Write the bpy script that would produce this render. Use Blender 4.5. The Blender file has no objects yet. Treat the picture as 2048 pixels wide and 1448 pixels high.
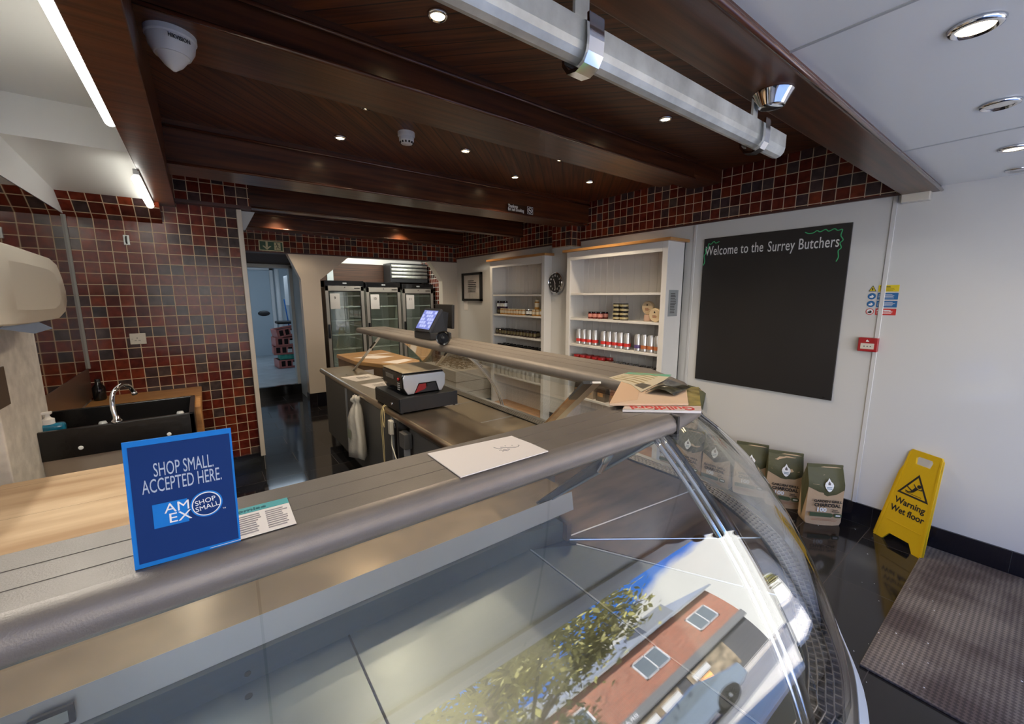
import bpy, bmesh, math, random
from mathutils import Vector, Matrix
random.seed(7)
R = math.radians
sc = bpy.context.scene
COL = sc.collection
# ---------------------------------------------------------------- camera
cd = bpy.data.cameras.new('camera'); cam = bpy.data.objects.new('camera', cd); COL.objects.link(cam)
cd.sensor_fit = 'HORIZONTAL'; cd.sensor_width = 36.0; cd.lens = 36.0 * 821.83 / 2048.0
cd.clip_start = 0.02; cd.clip_end = 400
yaw, pit, rol = 0.644242, 0.158191, 0.0012326
f_ = Vector((math.sin(yaw) * math.cos(pit), math.cos(yaw) * math.cos(pit), -math.sin(pit)))
r_ = Vector((math.cos(yaw), -math.sin(yaw), 0)); u_ = r_.cross(f_)
rr = math.cos(rol) * r_ - math.sin(rol) * u_; uu = math.sin(rol) * r_ + math.cos(rol) * u_
cam.matrix_world = Matrix(((rr.x, uu.x, -f_.x, 0), (rr.y, uu.y, -f_.y, 0), (rr.z, uu.z, -f_.z, 1.55), (0, 0, 0, 1)))
sc.camera = cam
# ---------------------------------------------------------------- view
vs = sc.view_settings; sc.display_settings.display_device = 'sRGB'
vs.view_transform = 'Standard'; vs.look = 'None'; vs.gamma = 1.0; vs.exposure = 0.54; vs.use_curve_mapping = False
sc.cycles.use_denoising = True
try: sc.cycles.denoiser = 'OPENIMAGEDENOISE'
except Exception: pass
sc.cycles.max_bounces = 7; sc.cycles.diffuse_bounces = 4; sc.cycles.glossy_bounces = 4; sc.cycles.transparent_max_bounces = 24
sc.cycles.caustics_reflective = False; sc.cycles.caustics_refractive = False; sc.cycles.sample_clamp_indirect = 4.0
# ---------------------------------------------------------------- sky with clouds
W = bpy.data.worlds.new('sky'); sc.world = W; W.use_nodes = True
nt = W.node_tree; nt.nodes.clear()
def N(t, ty, **k):
    n = t.nodes.new(ty)
    for a, b in k.items(): setattr(n, a, b)
    return n
tc = N(nt, 'ShaderNodeTexCoord'); mp = N(nt, 'ShaderNodeMapping'); mp.inputs['Scale'].default_value = (1.0, 1.0, 1.2)
mp.inputs['Location'].default_value = (0.35, 0.1, 0.3)
no = N(nt, 'ShaderNodeTexNoise'); no.inputs['Scale'].default_value = 1.7; no.inputs['Detail'].default_value = 6; no.inputs['Roughness'].default_value = .55
cr = N(nt, 'ShaderNodeValToRGB'); cr.color_ramp.elements[0].position = .47; cr.color_ramp.elements[1].position = .55
cr.color_ramp.elements[0].color = (.05, .24, .85, 1); cr.color_ramp.elements[1].color = (1.0, .985, .95, 1)
bg = N(nt, 'ShaderNodeBackground'); ow = N(nt, 'ShaderNodeOutputWorld'); bg.inputs['Strength'].default_value = 3.2
for a, b in ((tc.outputs['Generated'], mp.inputs[0]), (mp.outputs[0], no.inputs['Vector']), (no.outputs['Fac'], cr.inputs[0]), (cr.outputs[0], bg.inputs[0]), (bg.outputs[0], ow.inputs[0])): nt.links.new(a, b)
sz = N(nt, 'ShaderNodeSeparateXYZ'); ma = N(nt, 'ShaderNodeMath', operation='MULTIPLY_ADD'); ma.inputs[1].default_value = -2.6; nt.links.new(tc.outputs['Generated'], sz.inputs[0]); nt.links.new(sz.outputs[2], ma.inputs[0])
mb_ = N(nt, 'ShaderNodeMath', operation='ADD'); mb_.inputs[1].default_value = .86; nt.links.new(no.outputs['Fac'], ma.inputs[2]); nt.links.new(ma.outputs[0], mb_.inputs[0]); nt.links.new(mb_.outputs[0], cr.inputs[0])      # more cloud low down, blue above
def light(name, kind, loc, energy, color, rot=(0, 0, 0), **k):
    l = bpy.data.lights.new(name, kind); l.energy = energy; l.color = color
    for a, b in k.items(): setattr(l, a, b)
    o = bpy.data.objects.new(name, l); COL.objects.link(o); o.location = loc; o.rotation_euler = rot; return o
light('sun', 'SUN', (0, 20, 20), 24, (1, .94, .84), (R(-48), 0, R(14)), angle=R(1.5))
# portal in the shop window (guides daylight sampling only)
po = light('window_portal', 'AREA', (1.4, -1.02, 1.25), 1, (1, 1, 1), (R(-90), 0, 0), shape='RECTANGLE', size=4.1, size_y=1.74)
po.data.cycles.is_portal = True
# ceiling spotlights: x, y, z, watts
WARM = (1.0, .80, .56)
SPOTS = [(.788, 1.495, 2.56, 1), (.816, 2.379, 2.56, 1), (.818, 2.92, 2.56, 1), (1.584, 2.647, 2.56, 1), (2.25, 2.949, 2.56, 1), (2.248, 2.383, 2.56, 1),
         (2.871, 2.671, 2.56, 1), (2.237, 1.509, 2.56, 1), (.85, 5.82, 2.56, 1), (2.41, 5.82, 2.56, 1), (1.524, .207, 2.18, 1), (2.183, .21, 2.18, 0),
         (2.86, .212, 2.18, 1), (3.353, .22, 2.18, 0), (.86, .21, 2.18, 1), (.20, .21, 2.18, 1), (1.7, 4.05, 2.56, 1), (2.9, 4.9, 2.56, 1), (1.0, 5.0, 2.56, 1)]
for x, y, z, on in SPOTS:
    if on: light('downlight', 'SPOT', (x, y, z - .045), (14 if y > 5.5 else 24) if z > 2.3 else (4 if x > 1.2 else 1.2), WARM, spot_size=R(125), spot_blend=.8, shadow_soft_size=.03)
light('led_glow', 'AREA', (-.40, 1.7, 2.27), 9, (1, .97, .88), (0, 0, 0), shape='RECTANGLE', size=.04, size_y=1.7)
light('hall_fill_light', 'AREA', (1.3, 9.3, 2.5), 13, (.70, .84, 1.0), (0, 0, 0), shape='RECTANGLE', size=1.2, size_y=.5)  # unseen fill added at the ceiling to give the hall its cool daylight
light('alcove_tube', 'AREA', (2.4, 6.55, 2.36), 12, (1, .98, .85), (R(40), 0, 0), shape='RECTANGLE', size=1.2, size_y=.05)

# ================================================================= materials
MATS = {}
def nodes(name):
    m = bpy.data.materials.new(name); m.use_nodes = True
    t = m.node_tree; b = t.nodes['Principled BSDF']; return m, t, b
def mat(name, col, rough=.5, metal=0, emit=0, bump=0, bscale=40, var=0, vscale=6, spec=.5, coat=0, stretch=(1, 1, 1)):
    if name in MATS: return MATS[name]
    m, t, b = nodes(name)
    c = (*col, 1); b.inputs['Base Color'].default_value = c; b.inputs['Roughness'].default_value = rough
    b.inputs['Metallic'].default_value = metal; b.inputs['Specular IOR Level'].default_value = spec; b.inputs['Coat Weight'].default_value = coat
    if emit: b.inputs['Emission Color'].default_value = c; b.inputs['Emission Strength'].default_value = emit
    if var or bump:
        g = N(t, 'ShaderNodeTexCoord'); q = N(t, 'ShaderNodeMapping'); q.inputs['Scale'].default_value = stretch
        t.links.new(g.outputs['Object'], q.inputs[0])
    if var:
        n = N(t, 'ShaderNodeTexNoise'); n.inputs['Scale'].default_value = vscale; n.inputs['Detail'].default_value = 5
        x = N(t, 'ShaderNodeMix', data_type='RGBA'); x.inputs[6].default_value = tuple(v * (1 - var) for v in col) + (1,); x.inputs[7].default_value = tuple(min(1, v * (1 + var)) for v in col) + (1,)
        s = N(t, 'ShaderNodeMapRange'); s.inputs[1].default_value = .3; s.inputs[2].default_value = .7
        t.links.new(q.outputs[0], n.inputs['Vector']); t.links.new(n.outputs['Fac'], s.inputs[0]); t.links.new(s.outputs[0], x.inputs[0]); t.links.new(x.outputs[2], b.inputs['Base Color'])
    if bump:
        n = N(t, 'ShaderNodeTexNoise'); n.inputs['Scale'].default_value = bscale; n.inputs['Detail'].default_value = 3
        k = N(t, 'ShaderNodeBump'); k.inputs['Strength'].default_value = bump; k.inputs['Distance'].default_value = .01
        t.links.new(q.outputs[0], n.inputs['Vector']); t.links.new(n.outputs['Fac'], k.inputs['Height']); t.links.new(k.outputs[0], b.inputs['Normal'])
    MATS[name] = m; return m
def tile_mat(name, pitch, cols, mortar, mcol, rough=.15, asp=1.0, offset=0.0, bump=.35):
    m, t, b = nodes(name); uv = N(t, 'ShaderNodeTexCoord'); sp = N(t, 'ShaderNodeSeparateXYZ'); t.links.new(uv.outputs['UV'], sp.inputs[0])
    def mth(op, a, b_=None):
        n = N(t, 'ShaderNodeMath', operation=op)
        for i, v in enumerate((a, b_)):
            if v is None: continue
            if isinstance(v, (int, float)): n.inputs[i].default_value = v
            else: t.links.new(v, n.inputs[i])
        return n.outputs[0]
    v = mth('DIVIDE', sp.outputs[1], pitch); vf = mth('FLOOR', v)
    u = mth('ADD', mth('DIVIDE', sp.outputs[0], pitch * asp), mth('MULTIPLY', mth('MODULO', vf, 2.0), offset)); uf = mth('FLOOR', u)
    cb = N(t, 'ShaderNodeCombineXYZ'); t.links.new(uf, cb.inputs[0]); t.links.new(vf, cb.inputs[1])
    wn = N(t, 'ShaderNodeTexWhiteNoise', noise_dimensions='3D'); t.links.new(cb.outputs[0], wn.inputs['Vector'])
    rp = N(t, 'ShaderNodeValToRGB'); rp.color_ramp.interpolation = 'CONSTANT'; e = rp.color_ramp.elements
    while len(e) < len(cols): e.new(.5)
    for i, c in enumerate(cols): e[i].position = i / len(cols); e[i].color = (*c, 1)
    t.links.new(wn.outputs['Value'], rp.inputs[0])
    no = N(t, 'ShaderNodeTexNoise'); no.inputs['Scale'].default_value = 1.2 / pitch; no.inputs['Detail'].default_value = 5
    cb2 = N(t, 'ShaderNodeCombineXYZ'); t.links.new(u, cb2.inputs[0]); t.links.new(v, cb2.inputs[1]); t.links.new(uf, cb2.inputs[2]); t.links.new(cb2.outputs[0], no.inputs['Vector']); no.inputs['Scale'].default_value = 1.6
    mr = N(t, 'ShaderNodeMapRange'); mr.inputs[1].default_value = .25; mr.inputs[2].default_value = .75; mr.inputs[3].default_value = .55; mr.inputs[4].default_value = 1.5; t.links.new(no.outputs['Fac'], mr.inputs[0])
    mx = N(t, 'ShaderNodeMix', data_type='RGBA', blend_type='MULTIPLY'); mx.inputs[0].default_value = 1; t.links.new(rp.outputs[0], mx.inputs[6]); t.links.new(mr.outputs[0], mx.inputs[7])
    h = mortar / pitch / 2
    a1 = mth('ABSOLUTE', mth('SUBTRACT', mth('FRACT', u), .5)); a2 = mth('ABSOLUTE', mth('SUBTRACT', mth('FRACT', v), .5))
    mk = mth('MAXIMUM', mth('GREATER_THAN', a1, .5 - h / asp), mth('GREATER_THAN', a2, .5 - h))
    m2 = N(t, 'ShaderNodeMix', data_type='RGBA'); t.links.new(mk, m2.inputs[0]); t.links.new(mx.outputs[2], m2.inputs[6]); m2.inputs[7].default_value = (*mcol, 1)
    t.links.new(m2.outputs[2], b.inputs['Base Color'])
    rm = N(t, 'ShaderNodeMapRange'); rm.inputs[3].default_value = rough; rm.inputs[4].default_value = .8; t.links.new(mk, rm.inputs[0]); t.links.new(rm.outputs[0], b.inputs['Roughness'])
    b.inputs['Specular IOR Level'].default_value = .3 if asp == 1.0 else .5; bp = N(t, 'ShaderNodeBump'); bp.inputs['Strength'].default_value = bump; bp.inputs['Distance'].default_value = .004
    hh = mth('SUBTRACT', mth('MULTIPLY', no.outputs['Fac'], .5), mk); t.links.new(hh, bp.inputs['Height']); t.links.new(bp.outputs[0], b.inputs['Normal'])
    MATS[name] = m; return m
def wood_mat(name, c1, c2, pitch, ang, rough=.3, gap=.05, grain=30, coat=.3):
    """boards of width pitch, running at angle ang in the UV plane"""
    m, t, b = nodes(name); uv = N(t, 'ShaderNodeTexCoord'); q = N(t, 'ShaderNodeMapping'); q.inputs['Rotation'].default_value = (0, 0, ang); t.links.new(uv.outputs['UV'], q.inputs[0])
    sp = N(t, 'ShaderNodeSeparateXYZ'); t.links.new(q.outputs[0], sp.inputs[0])
    d = N(t, 'ShaderNodeMath', operation='DIVIDE'); d.inputs[1].default_value = pitch; t.links.new(sp.outputs[1], d.inputs[0])
    fl = N(t, 'ShaderNodeMath', operation='FLOOR'); t.links.new(d.outputs[0], fl.inputs[0]); fr = N(t, 'ShaderNodeMath', operation='FRACT'); t.links.new(d.outputs[0], fr.inputs[0])
    cb = N(t, 'ShaderNodeCombineXYZ'); t.links.new(sp.outputs[0], cb.inputs[0]); t.links.new(sp.outputs[1], cb.inputs[1]); t.links.new(fl.outputs[0], cb.inputs[2])
    q2 = N(t, 'ShaderNodeMapping'); q2.inputs['Scale'].default_value = (1.2, grain, 3.7); t.links.new(cb.outputs[0], q2.inputs[0])
    no = N(t, 'ShaderNodeTexNoise'); no.inputs['Scale'].default_value = 1.5; no.inputs['Detail'].default_value = 6; t.links.new(q2.outputs[0], no.inputs['Vector'])
    rp = N(t, 'ShaderNodeValToRGB'); rp.color_ramp.elements[0].position = .32; rp.color_ramp.elements[1].position = .68; rp.color_ramp.elements[0].color = (*c1, 1); rp.color_ramp.elements[1].color = (*c2, 1); t.links.new(no.outputs['Fac'], rp.inputs[0])
    g = N(t, 'ShaderNodeMath', operation='LESS_THAN'); g.inputs[1].default_value = gap; t.links.new(fr.outputs[0], g.inputs[0])
    mx = N(t, 'ShaderNodeMix', data_type='RGBA'); t.links.new(g.outputs[0], mx.inputs[0]); t.links.new(rp.outputs[0], mx.inputs[6]); mx.inputs[7].default_value = tuple(v * .15 for v in c1) + (1,)
    t.links.new(mx.outputs[2], b.inputs['Base Color']); b.inputs['Roughness'].default_value = rough; b.inputs['Coat Weight'].default_value = coat; b.inputs['Coat Roughness'].default_value = .15
    s = N(t, 'ShaderNodeMath', operation='MULTIPLY_ADD'); s.inputs[1].default_value = -1.0; t.links.new(g.outputs[0], s.inputs[0]); t.links.new(no.outputs['Fac'], s.inputs[2])
    bp = N(t, 'ShaderNodeBump'); bp.inputs['Strength'].default_value = .25; bp.inputs['Distance'].default_value = .004; t.links.new(s.outputs[0], bp.inputs['Height']); t.links.new(bp.outputs[0], b.inputs['Normal'])
    MATS[name] = m; return m
def glass_mat(name, tint=(.97, .99, .98), ior=1.5, rough=0.0):
    m = bpy.data.materials.new(name); m.use_nodes = True; t = m.node_tree; t.nodes.clear()
    tr = N(t, 'ShaderNodeBsdfTransparent'); tr.inputs[0].default_value = (*tint, 1); gl = N(t, 'ShaderNodeBsdfGlossy'); gl.inputs['Roughness'].default_value = rough; gl.inputs[0].default_value = (1, 1, 1, 1)
    ge = N(t, 'ShaderNodeNewGeometry'); mr = N(t, 'ShaderNodeMapRange'); mr.inputs[3].default_value = ior; mr.inputs[4].default_value = 1 / ior
    fr = N(t, 'ShaderNodeFresnel'); mx = N(t, 'ShaderNodeMixShader'); o = N(t, 'ShaderNodeOutputMaterial')
    for a, b in ((ge.outputs['Backfacing'], mr.inputs[0]), (mr.outputs[0], fr.inputs['IOR']), (fr.outputs[0], mx.inputs[0]), (tr.outputs[0], mx.inputs[1]), (gl.outputs[0], mx.inputs[2]), (mx.outputs[0], o.inputs[0])): t.links.new(a, b)
    MATS[name] = m; return m
def steel_mat(name, col, rough, aniso=(1, 60, 60), var=.18):
    m, t, b = nodes(name); b.inputs['Metallic'].default_value = 1.0
    g = N(t, 'ShaderNodeTexCoord'); q = N(t, 'ShaderNodeMapping'); q.inputs['Scale'].default_value = aniso; t.links.new(g.outputs['Object'], q.inputs[0])
    n = N(t, 'ShaderNodeTexNoise'); n.inputs['Scale'].default_value = 3; n.inputs['Detail'].default_value = 4; t.links.new(q.outputs[0], n.inputs['Vector'])
    n2 = N(t, 'ShaderNodeTexNoise'); n2.inputs['Scale'].default_value = 5; n2.inputs['Detail'].default_value = 5; t.links.new(g.outputs['Object'], n2.inputs['Vector'])
    rr_ = N(t, 'ShaderNodeMapRange'); rr_.inputs[3].default_value = rough * .65; rr_.inputs[4].default_value = rough * 1.5; t.links.new(n2.outputs['Fac'], rr_.inputs[0]); t.links.new(rr_.outputs[0], b.inputs['Roughness'])
    x = N(t, 'ShaderNodeMix', data_type='RGBA'); x.inputs[6].default_value = tuple(v * (1 - var) for v in col) + (1,); x.inputs[7].default_value = tuple(min(1, v * (1 + var)) for v in col) + (1,)
    ad = N(t, 'ShaderNodeMath', operation='MULTIPLY_ADD'); ad.inputs[1].default_value = .5; t.links.new(n.outputs['Fac'], ad.inputs[0]); sc_ = N(t, 'ShaderNodeMath', operation='MULTIPLY'); sc_.inputs[1].default_value = .5; t.links.new(n2.outputs['Fac'], sc_.inputs[0]); t.links.new(sc_.outputs[0], ad.inputs[2])
    t.links.new(ad.outputs[0], x.inputs[0]); t.links.new(x.outputs[2], b.inputs['Base Color'])
    bp = N(t, 'ShaderNodeBump'); bp.inputs['Strength'].default_value = .02; bp.inputs['Distance'].default_value = .002; t.links.new(n.outputs['Fac'], bp.inputs['Height']); t.links.new(bp.outputs[0], b.inputs['Normal'])
    MATS[name] = m; return m
REDS = [(.135, .020, .011), (.10, .015, .009), (.17, .030, .013), (.07, .015, .011), (.12, .018, .010), (.060, .034, .034), (.15, .026, .012), (.09, .014, .009), (.07, .046, .042), (.13, .022, .012), (.05, .034, .034), (.11, .016, .010)]
TILE = tile_mat('red_mosaic_tile', .078, REDS, .0052, (.62, .47, .31), .2)
FLOORT = tile_mat('black_floor_tile', .30, [(.012, .011, .012), (.016, .014, .014), (.010, .010, .012)], .003, (.06, .05, .045), .09, 2.0, .5, .05)
SKIRT = tile_mat('black_skirting_tile', .30, [(.008, .008, .012), (.012, .011, .015)], .002, (.03, .03, .03), .08, 2.0, 0, .02)
BRICK = tile_mat('orange_brick', .08, [(.27, .085, .045), (.33, .11, .06), (.22, .065, .035), (.30, .12, .075)], .012, (.36, .30, .25), .8, 3.0, .5, .3)
DW1, DW2 = (.040, .011, .004), (.16, .050, .015)
CEILA = wood_mat('dark_ceiling_boards_left', DW1, DW2, .085, R(45), .42, .07, 30, .0)
CEILB = wood_mat('dark_ceiling_boards_right', DW1, DW2, .085, R(-45), .42, .07, 30, .0)
BEAM = wood_mat('dark_beam_wood', (.032, .010, .004), (.12, .036, .012), 3.0, 0, .32, 0.0, 22, .2)
BEAD = mat('polished_beading', (.10, .035, .02), .22, coat=.6)
WALN = wood_mat('dark_wall_panelling', (.03, .012, .006), (.08, .03, .014), .10, 0, .6, coat=0)
PINE = wood_mat('varnished_pine', (.34, .15, .045), (.55, .28, .09), .5, 0, .35, 0.0, 14, .3)
BLOCK = wood_mat('worn_maple_block', (.40, .26, .15), (.66, .50, .33), .30, 0, .5, .004, 7, .0)
TABLEW = wood_mat('orange_maple_top', (.46, .25, .09), (.60, .36, .15), .5, 0, .35, 0, 6, .3)
WHITEP = mat('white_pvc_panel', (.65, .645, .63), .13, coat=.3)
WHITEC = mat('white_ceiling_panel', (.90, .90, .86), .22)
CREAMW = mat('cream_painted_wall', (.62, .56, .49), .25)
WHITE = mat('white_paint', (.72, .72, .72), .35)
SHELFW = mat('white_shelf_paint', (.72, .71, .70), .35, bump=.05, bscale=20)
CREAM = mat('cream_plastic', (.68, .63, .53), .3)
BLACKM = mat('matt_black', (.012, .011, .011), .6)
BLACKG = mat('gloss_black', (.008, .008, .009), .12)
CHAR = mat('charcoal_plastic', (.022, .024, .028), .35)
CHROME = mat('chrome', (.82, .82, .84), .08, 1)
GALV = mat('galvanised_steel', (.56, .58, .56), .45, .6, var=.22, vscale=14, bump=.1, bscale=30)
STEEL = steel_mat('brushed_steel', (.19, .215, .22), .34, (2, 40, 40))
STEELW = steel_mat('worn_steel_worktop', (.58, .49, .38), .30, (1, 1, 1))
DECKB = mat('stained_steel_deck', (.105, .066, .042), .30, .45, var=.55, vscale=5, stretch=(1, 4, 1))
GANT = mat('grey_anodised_shelf', (.21, .185, .165), .40, .35, bump=.08, bscale=500, var=.06, vscale=20)
ALU = mat('satin_aluminium', (.60, .62, .64), .3, 1)
GREYP = mat('grey_cabinet_laminate', (.10, .095, .09), .4)
GREYM = mat('grey_metal_post', (.42, .43, .44), .4, .3)
PAPER = mat('white_paper', (.80, .74, .70), .7)
KRAFT = mat('kraft_paper', (.52, .37, .23), .75, bump=.3, bscale=25)
OLIVE = mat('olive_print', (.085, .085, .038), .6, bump=.4, bscale=22)
INK = mat('black_ink', (.02, .017, .014), .6)
WHT = mat('white_print', (.85, .86, .85), .5)
REDP = mat('red_print', (.62, .035, .03), .45)
REDB = mat('red_plastic', (.36, .015, .018), .3)
YEL = mat('yellow_plastic', (.74, .47, .012), .33, bump=.05, bscale=60)
YELP = mat('yellow_print', (.80, .62, .02), .5)
BLUEP = mat('sign_blue_print', (.02, .14, .36), .5)
NAVY = mat('navy_card', (.008, .035, .16), .7, spec=.15)
SKYB = mat('bright_blue_card', (.006, .19, .62), .6, spec=.2)
CHALK = mat('white_chalk', (.75, .75, .73), .9)
CHALKG = mat('green_chalk', (.06, .42, .16), .9)
BOARD = mat('blackboard', (.013, .011, .011), .5, var=.12, vscale=3)
GREEN = mat('exit_green', (.012, .08, .035), .4)
LUMI = mat('photoluminescent_cream', (.62, .62, .42), .5)
LEDM = mat('led_tube_light', (1, .98, .90), .3, emit=6)
SPOTM = mat('halogen_lamp', (1, .74, .40), .3, emit=14)
SCREEN = mat('lit_screen', (.13, .17, .50), .3, emit=.45)
SCRBAR = mat('lit_screen_button', (.30, .36, .66), .3, emit=.5)
GLASS = glass_mat('clear_counter_glass', (.965, .98, .975), 1.72)
FGLASS = glass_mat('fridge_door_glass', (.92, .97, .95), 1.6)
PGLASS = glass_mat('picture_glass', (.97, .97, .97), 1.5)
MIRROR = mat('dark_mirror', (.50, .47, .44), .03, 1)
SPLASH = mat('brown_steel_splashback', (.30, .24, .20), .35, .8)
DOORB = mat('blue_grey_door_paint', (.42, .50, .56), .35)
HALLW = mat('pale_blue_wall', (.60, .68, .74), .5)
HALLF = mat('grey_vinyl_floor', (.38, .42, .45), .35, var=.15, vscale=5)
CRATE = mat('pink_red_crate_plastic', (.66, .22, .19), .4)
BLUEL = glass_mat('unused_tint', (.5, .7, .9))
SOAP = mat('blue_soap', (.01, .20, .36), .12, coat=.5)
MATT = None
def carpet():
    m, t, b = nodes('ribbed_brown_matting'); uv = N(t, 'ShaderNodeTexCoord'); q = N(t, 'ShaderNodeMapping'); q.inputs['Rotation'].default_value = (0, 0, R(45)); q.inputs['Scale'].default_value = (75, 75, 75); t.links.new(uv.outputs['UV'], q.inputs[0])
    ck = N(t, 'ShaderNodeTexChecker'); ck.inputs['Scale'].default_value = 1; t.links.new(q.outputs[0], ck.inputs[0])
    n = N(t, 'ShaderNodeTexNoise'); n.inputs['Scale'].default_value = 3; n.inputs['Detail'].default_value = 5; t.links.new(uv.outputs['UV'], n.inputs['Vector'])
    r = N(t, 'ShaderNodeValToRGB'); r.color_ramp.elements[0].position = .40; r.color_ramp.elements[1].position = .60; r.color_ramp.elements[0].color = (.085, .062, .05, 1); r.color_ramp.elements[1].color = (.20, .165, .13, 1); t.links.new(n.outputs['Fac'], r.inputs[0])
    x = N(t, 'ShaderNodeMix', data_type='RGBA', blend_type='MULTIPLY'); x.inputs[0].default_value = 1; cr2 = N(t, 'ShaderNodeMapRange'); cr2.inputs[3].default_value = .7; cr2.inputs[4].default_value = 1.3
    t.links.new(ck.outputs['Fac'], cr2.inputs[0]); t.links.new(r.outputs[0], x.inputs[6]); t.links.new(cr2.outputs[0], x.inputs[7]); t.links.new(x.outputs[2], b.inputs['Base Color']); b.inputs['Roughness'].default_value = .95
    bp = N(t, 'ShaderNodeBump'); bp.inputs['Strength'].default_value = .8; bp.inputs['Distance'].default_value = .004; t.links.new(ck.outputs['Fac'], bp.inputs['Height']); t.links.new(bp.outputs[0], b.inputs['Normal']); return m
MATT = carpet()

# ================================================================= mesh helpers
class MB:
    def __init__(s): s.v = []; s.f = []; s.m = []; s.mi = 0; s.X = Matrix()
    def add(s, vs, fs):
        o = len(s.v); s.v += [s.X @ Vector(p) for p in vs]; s.f += [tuple(i + o for i in f) for f in fs]; s.m += [s.mi] * len(fs); return s
    def box(s, a, b, ch=0):
        x0, y0, z0 = (min(a[i], b[i]) for i in range(3)); x1, y1, z1 = (max(a[i], b[i]) for i in range(3))
        if ch <= 0:
            return s.add([(x0, y0, z0), (x1, y0, z0), (x1, y1, z0), (x0, y1, z0), (x0, y0, z1), (x1, y0, z1), (x1, y1, z1), (x0, y1, z1)],
                         [(0, 3, 2, 1), (4, 5, 6, 7), (0, 1, 5, 4), (1, 2, 6, 5), (2, 3, 7, 6), (3, 0, 4, 7)])
        bm = bmesh.new(); bmesh.ops.create_cube(bm, size=1)
        for v in bm.verts: v.co = Vector(((x0 + x1) / 2 + v.co.x * (x1 - x0), (y0 + y1) / 2 + v.co.y * (y1 - y0), (z0 + z1) / 2 + v.co.z * (z1 - z0)))
        bmesh.ops.bevel(bm, geom=bm.edges[:], offset=min(ch, (x1 - x0) * .49, (y1 - y0) * .49, (z1 - z0) * .49), segments=3, affect='EDGES', profile=.5)
        bm.verts.index_update(); s.add([v.co[:] for v in bm.verts], [tuple(v.index for v in f.verts) for f in bm.faces]); bm.free(); return s
    def prism(s, poly, z0, z1, M=None):
        """poly in the xy plane (counter clockwise), extruded z0..z1; M maps to place"""
        n = len(poly); vs = [Vector((x, y, z0)) for x, y in poly] + [Vector((x, y, z1)) for x, y in poly]
        if M: vs = [M @ p for p in vs]
        return s.add(vs, [tuple(range(n))[::-1], tuple(range(n, 2 * n))] + [(i, (i + 1) % n, n + (i + 1) % n, n + i) for i in range(n)])
    def tube(s, pts, r, n=10, cap=True):
        pts = [Vector(p) for p in pts]; rs = r if isinstance(r, (list, tuple)) else [r] * len(pts); vs = []; fs = []
        up = None
        for i, p in enumerate(pts):
            d = (pts[min(i + 1, len(pts) - 1)] - pts[max(i - 1, 0)]).normalized()
            if up is None:
                up = Vector((0, 0, 1)) if abs(d.z) < .9 else Vector((1, 0, 0))
            a = d.cross(up)
            if a.length < 1e-4: a = d.cross(Vector((0, 1, 0)))
            a.normalize(); b = a.cross(d).normalized(); up = b
            for k in range(n): t = 2 * math.pi * k / n; vs.append(p + a * rs[i] * math.cos(t) + b * rs[i] * math.sin(t))
        for i in range(len(pts) - 1):
            for k in range(n): fs.append((i * n + k, i * n + (k + 1) % n, (i + 1) * n + (k + 1) % n, (i + 1) * n + k))
        if cap: fs += [tuple(range(n))[::-1], tuple((len(pts) - 1) * n + k for k in range(n))]
        return s.add(vs, fs)
    def lathe(s, prof, n=20, M=None):
        """prof: (r, z) pairs"""
        vs = []; fs = []
        for r, z in prof:
            for k in range(n): t = 2 * math.pi * k / n; vs.append(Vector((r * math.cos(t), r * math.sin(t), z)))
        if M: vs = [M @ p for p in vs]
        for i in range(len(prof) - 1):
            for k in range(n): fs.append((i * n + k, i * n + (k + 1) % n, (i + 1) * n + (k + 1) % n, (i + 1) * n + k))
        fs += [tuple(range(n))[::-1], tuple((len(prof) - 1) * n + k for k in range(n))]
        return s.add(vs, fs)
    def grid(s, rows, close=False):
        """rows: list of equal-length point lists"""
        n = len(rows[0]); vs = [p for r in rows for p in r]; fs = []
        for i in range(len(rows) - 1):
            for k in range(n - 1): fs.append((i * n + k, i * n + k + 1, (i + 1) * n + k + 1, (i + 1) * n + k))
        return s.add(vs, fs)
    def build(s, name, m, parent=None, smooth=False, local=False, bevel=0, solid=0, autos=None):
        me = bpy.data.meshes.new(name); off = Vector((0, 0, 0))
        if parent is not None and not local: off = Vector(parent['_o'])
        me.from_pydata([tuple(p - off) for p in s.v], [], s.f); me.validate()
        ms = m if isinstance(m, (list, tuple)) else [m]
        for q in ms: me.materials.append(q)
        if len(me.polygons) == len(s.m):
            for i, p in enumerate(me.polygons): p.material_index = min(s.m[i], len(ms) - 1)
        uv = me.uv_layers.new(name='uv')
        for p in me.polygons:
            n = p.normal; ax = max(range(3), key=lambda i: abs(n[i]))
            for li in p.loop_indices:
                c = me.vertices[me.loops[li].vertex_index].co + off
                uv.data[li].uv = (c.x, c.y) if ax == 2 else ((c.x, c.z) if ax == 1 else (c.y, c.z))
        if smooth:
            for p in me.polygons: p.use_smooth = True
        o = bpy.data.objects.new(name, me); COL.objects.link(o)
        if parent is not None: o.parent = parent; o['_o'] = tuple(off)
        else: o['_o'] = (0., 0., 0.)
        if solid:
            q = o.modifiers.new('thickness', 'SOLIDIFY'); q.thickness = solid; q.offset = 0
        if bevel:
            q = o.modifiers.new('edge', 'BEVEL'); q.width = bevel; q.segments = 2; q.limit_method = 'ANGLE'; q.angle_limit = R(40)
        if autos:
            bm = bmesh.new(); bm.from_mesh(me)
            for e in bm.edges:
                if len(e.link_faces) == 2 and e.calc_face_angle(0) > R(autos): e.smooth = False
            bm.to_mesh(me); bm.free()
        return o
def B(a, b, ch=0): return MB().box(a, b, ch)
def tag(o, label, cat, group=None, kind=None):
    if kind: o['kind'] = kind
    if label: o['label'] = label
    if cat: o['category'] = cat
    if group: o['group'] = group
    return o
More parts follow.
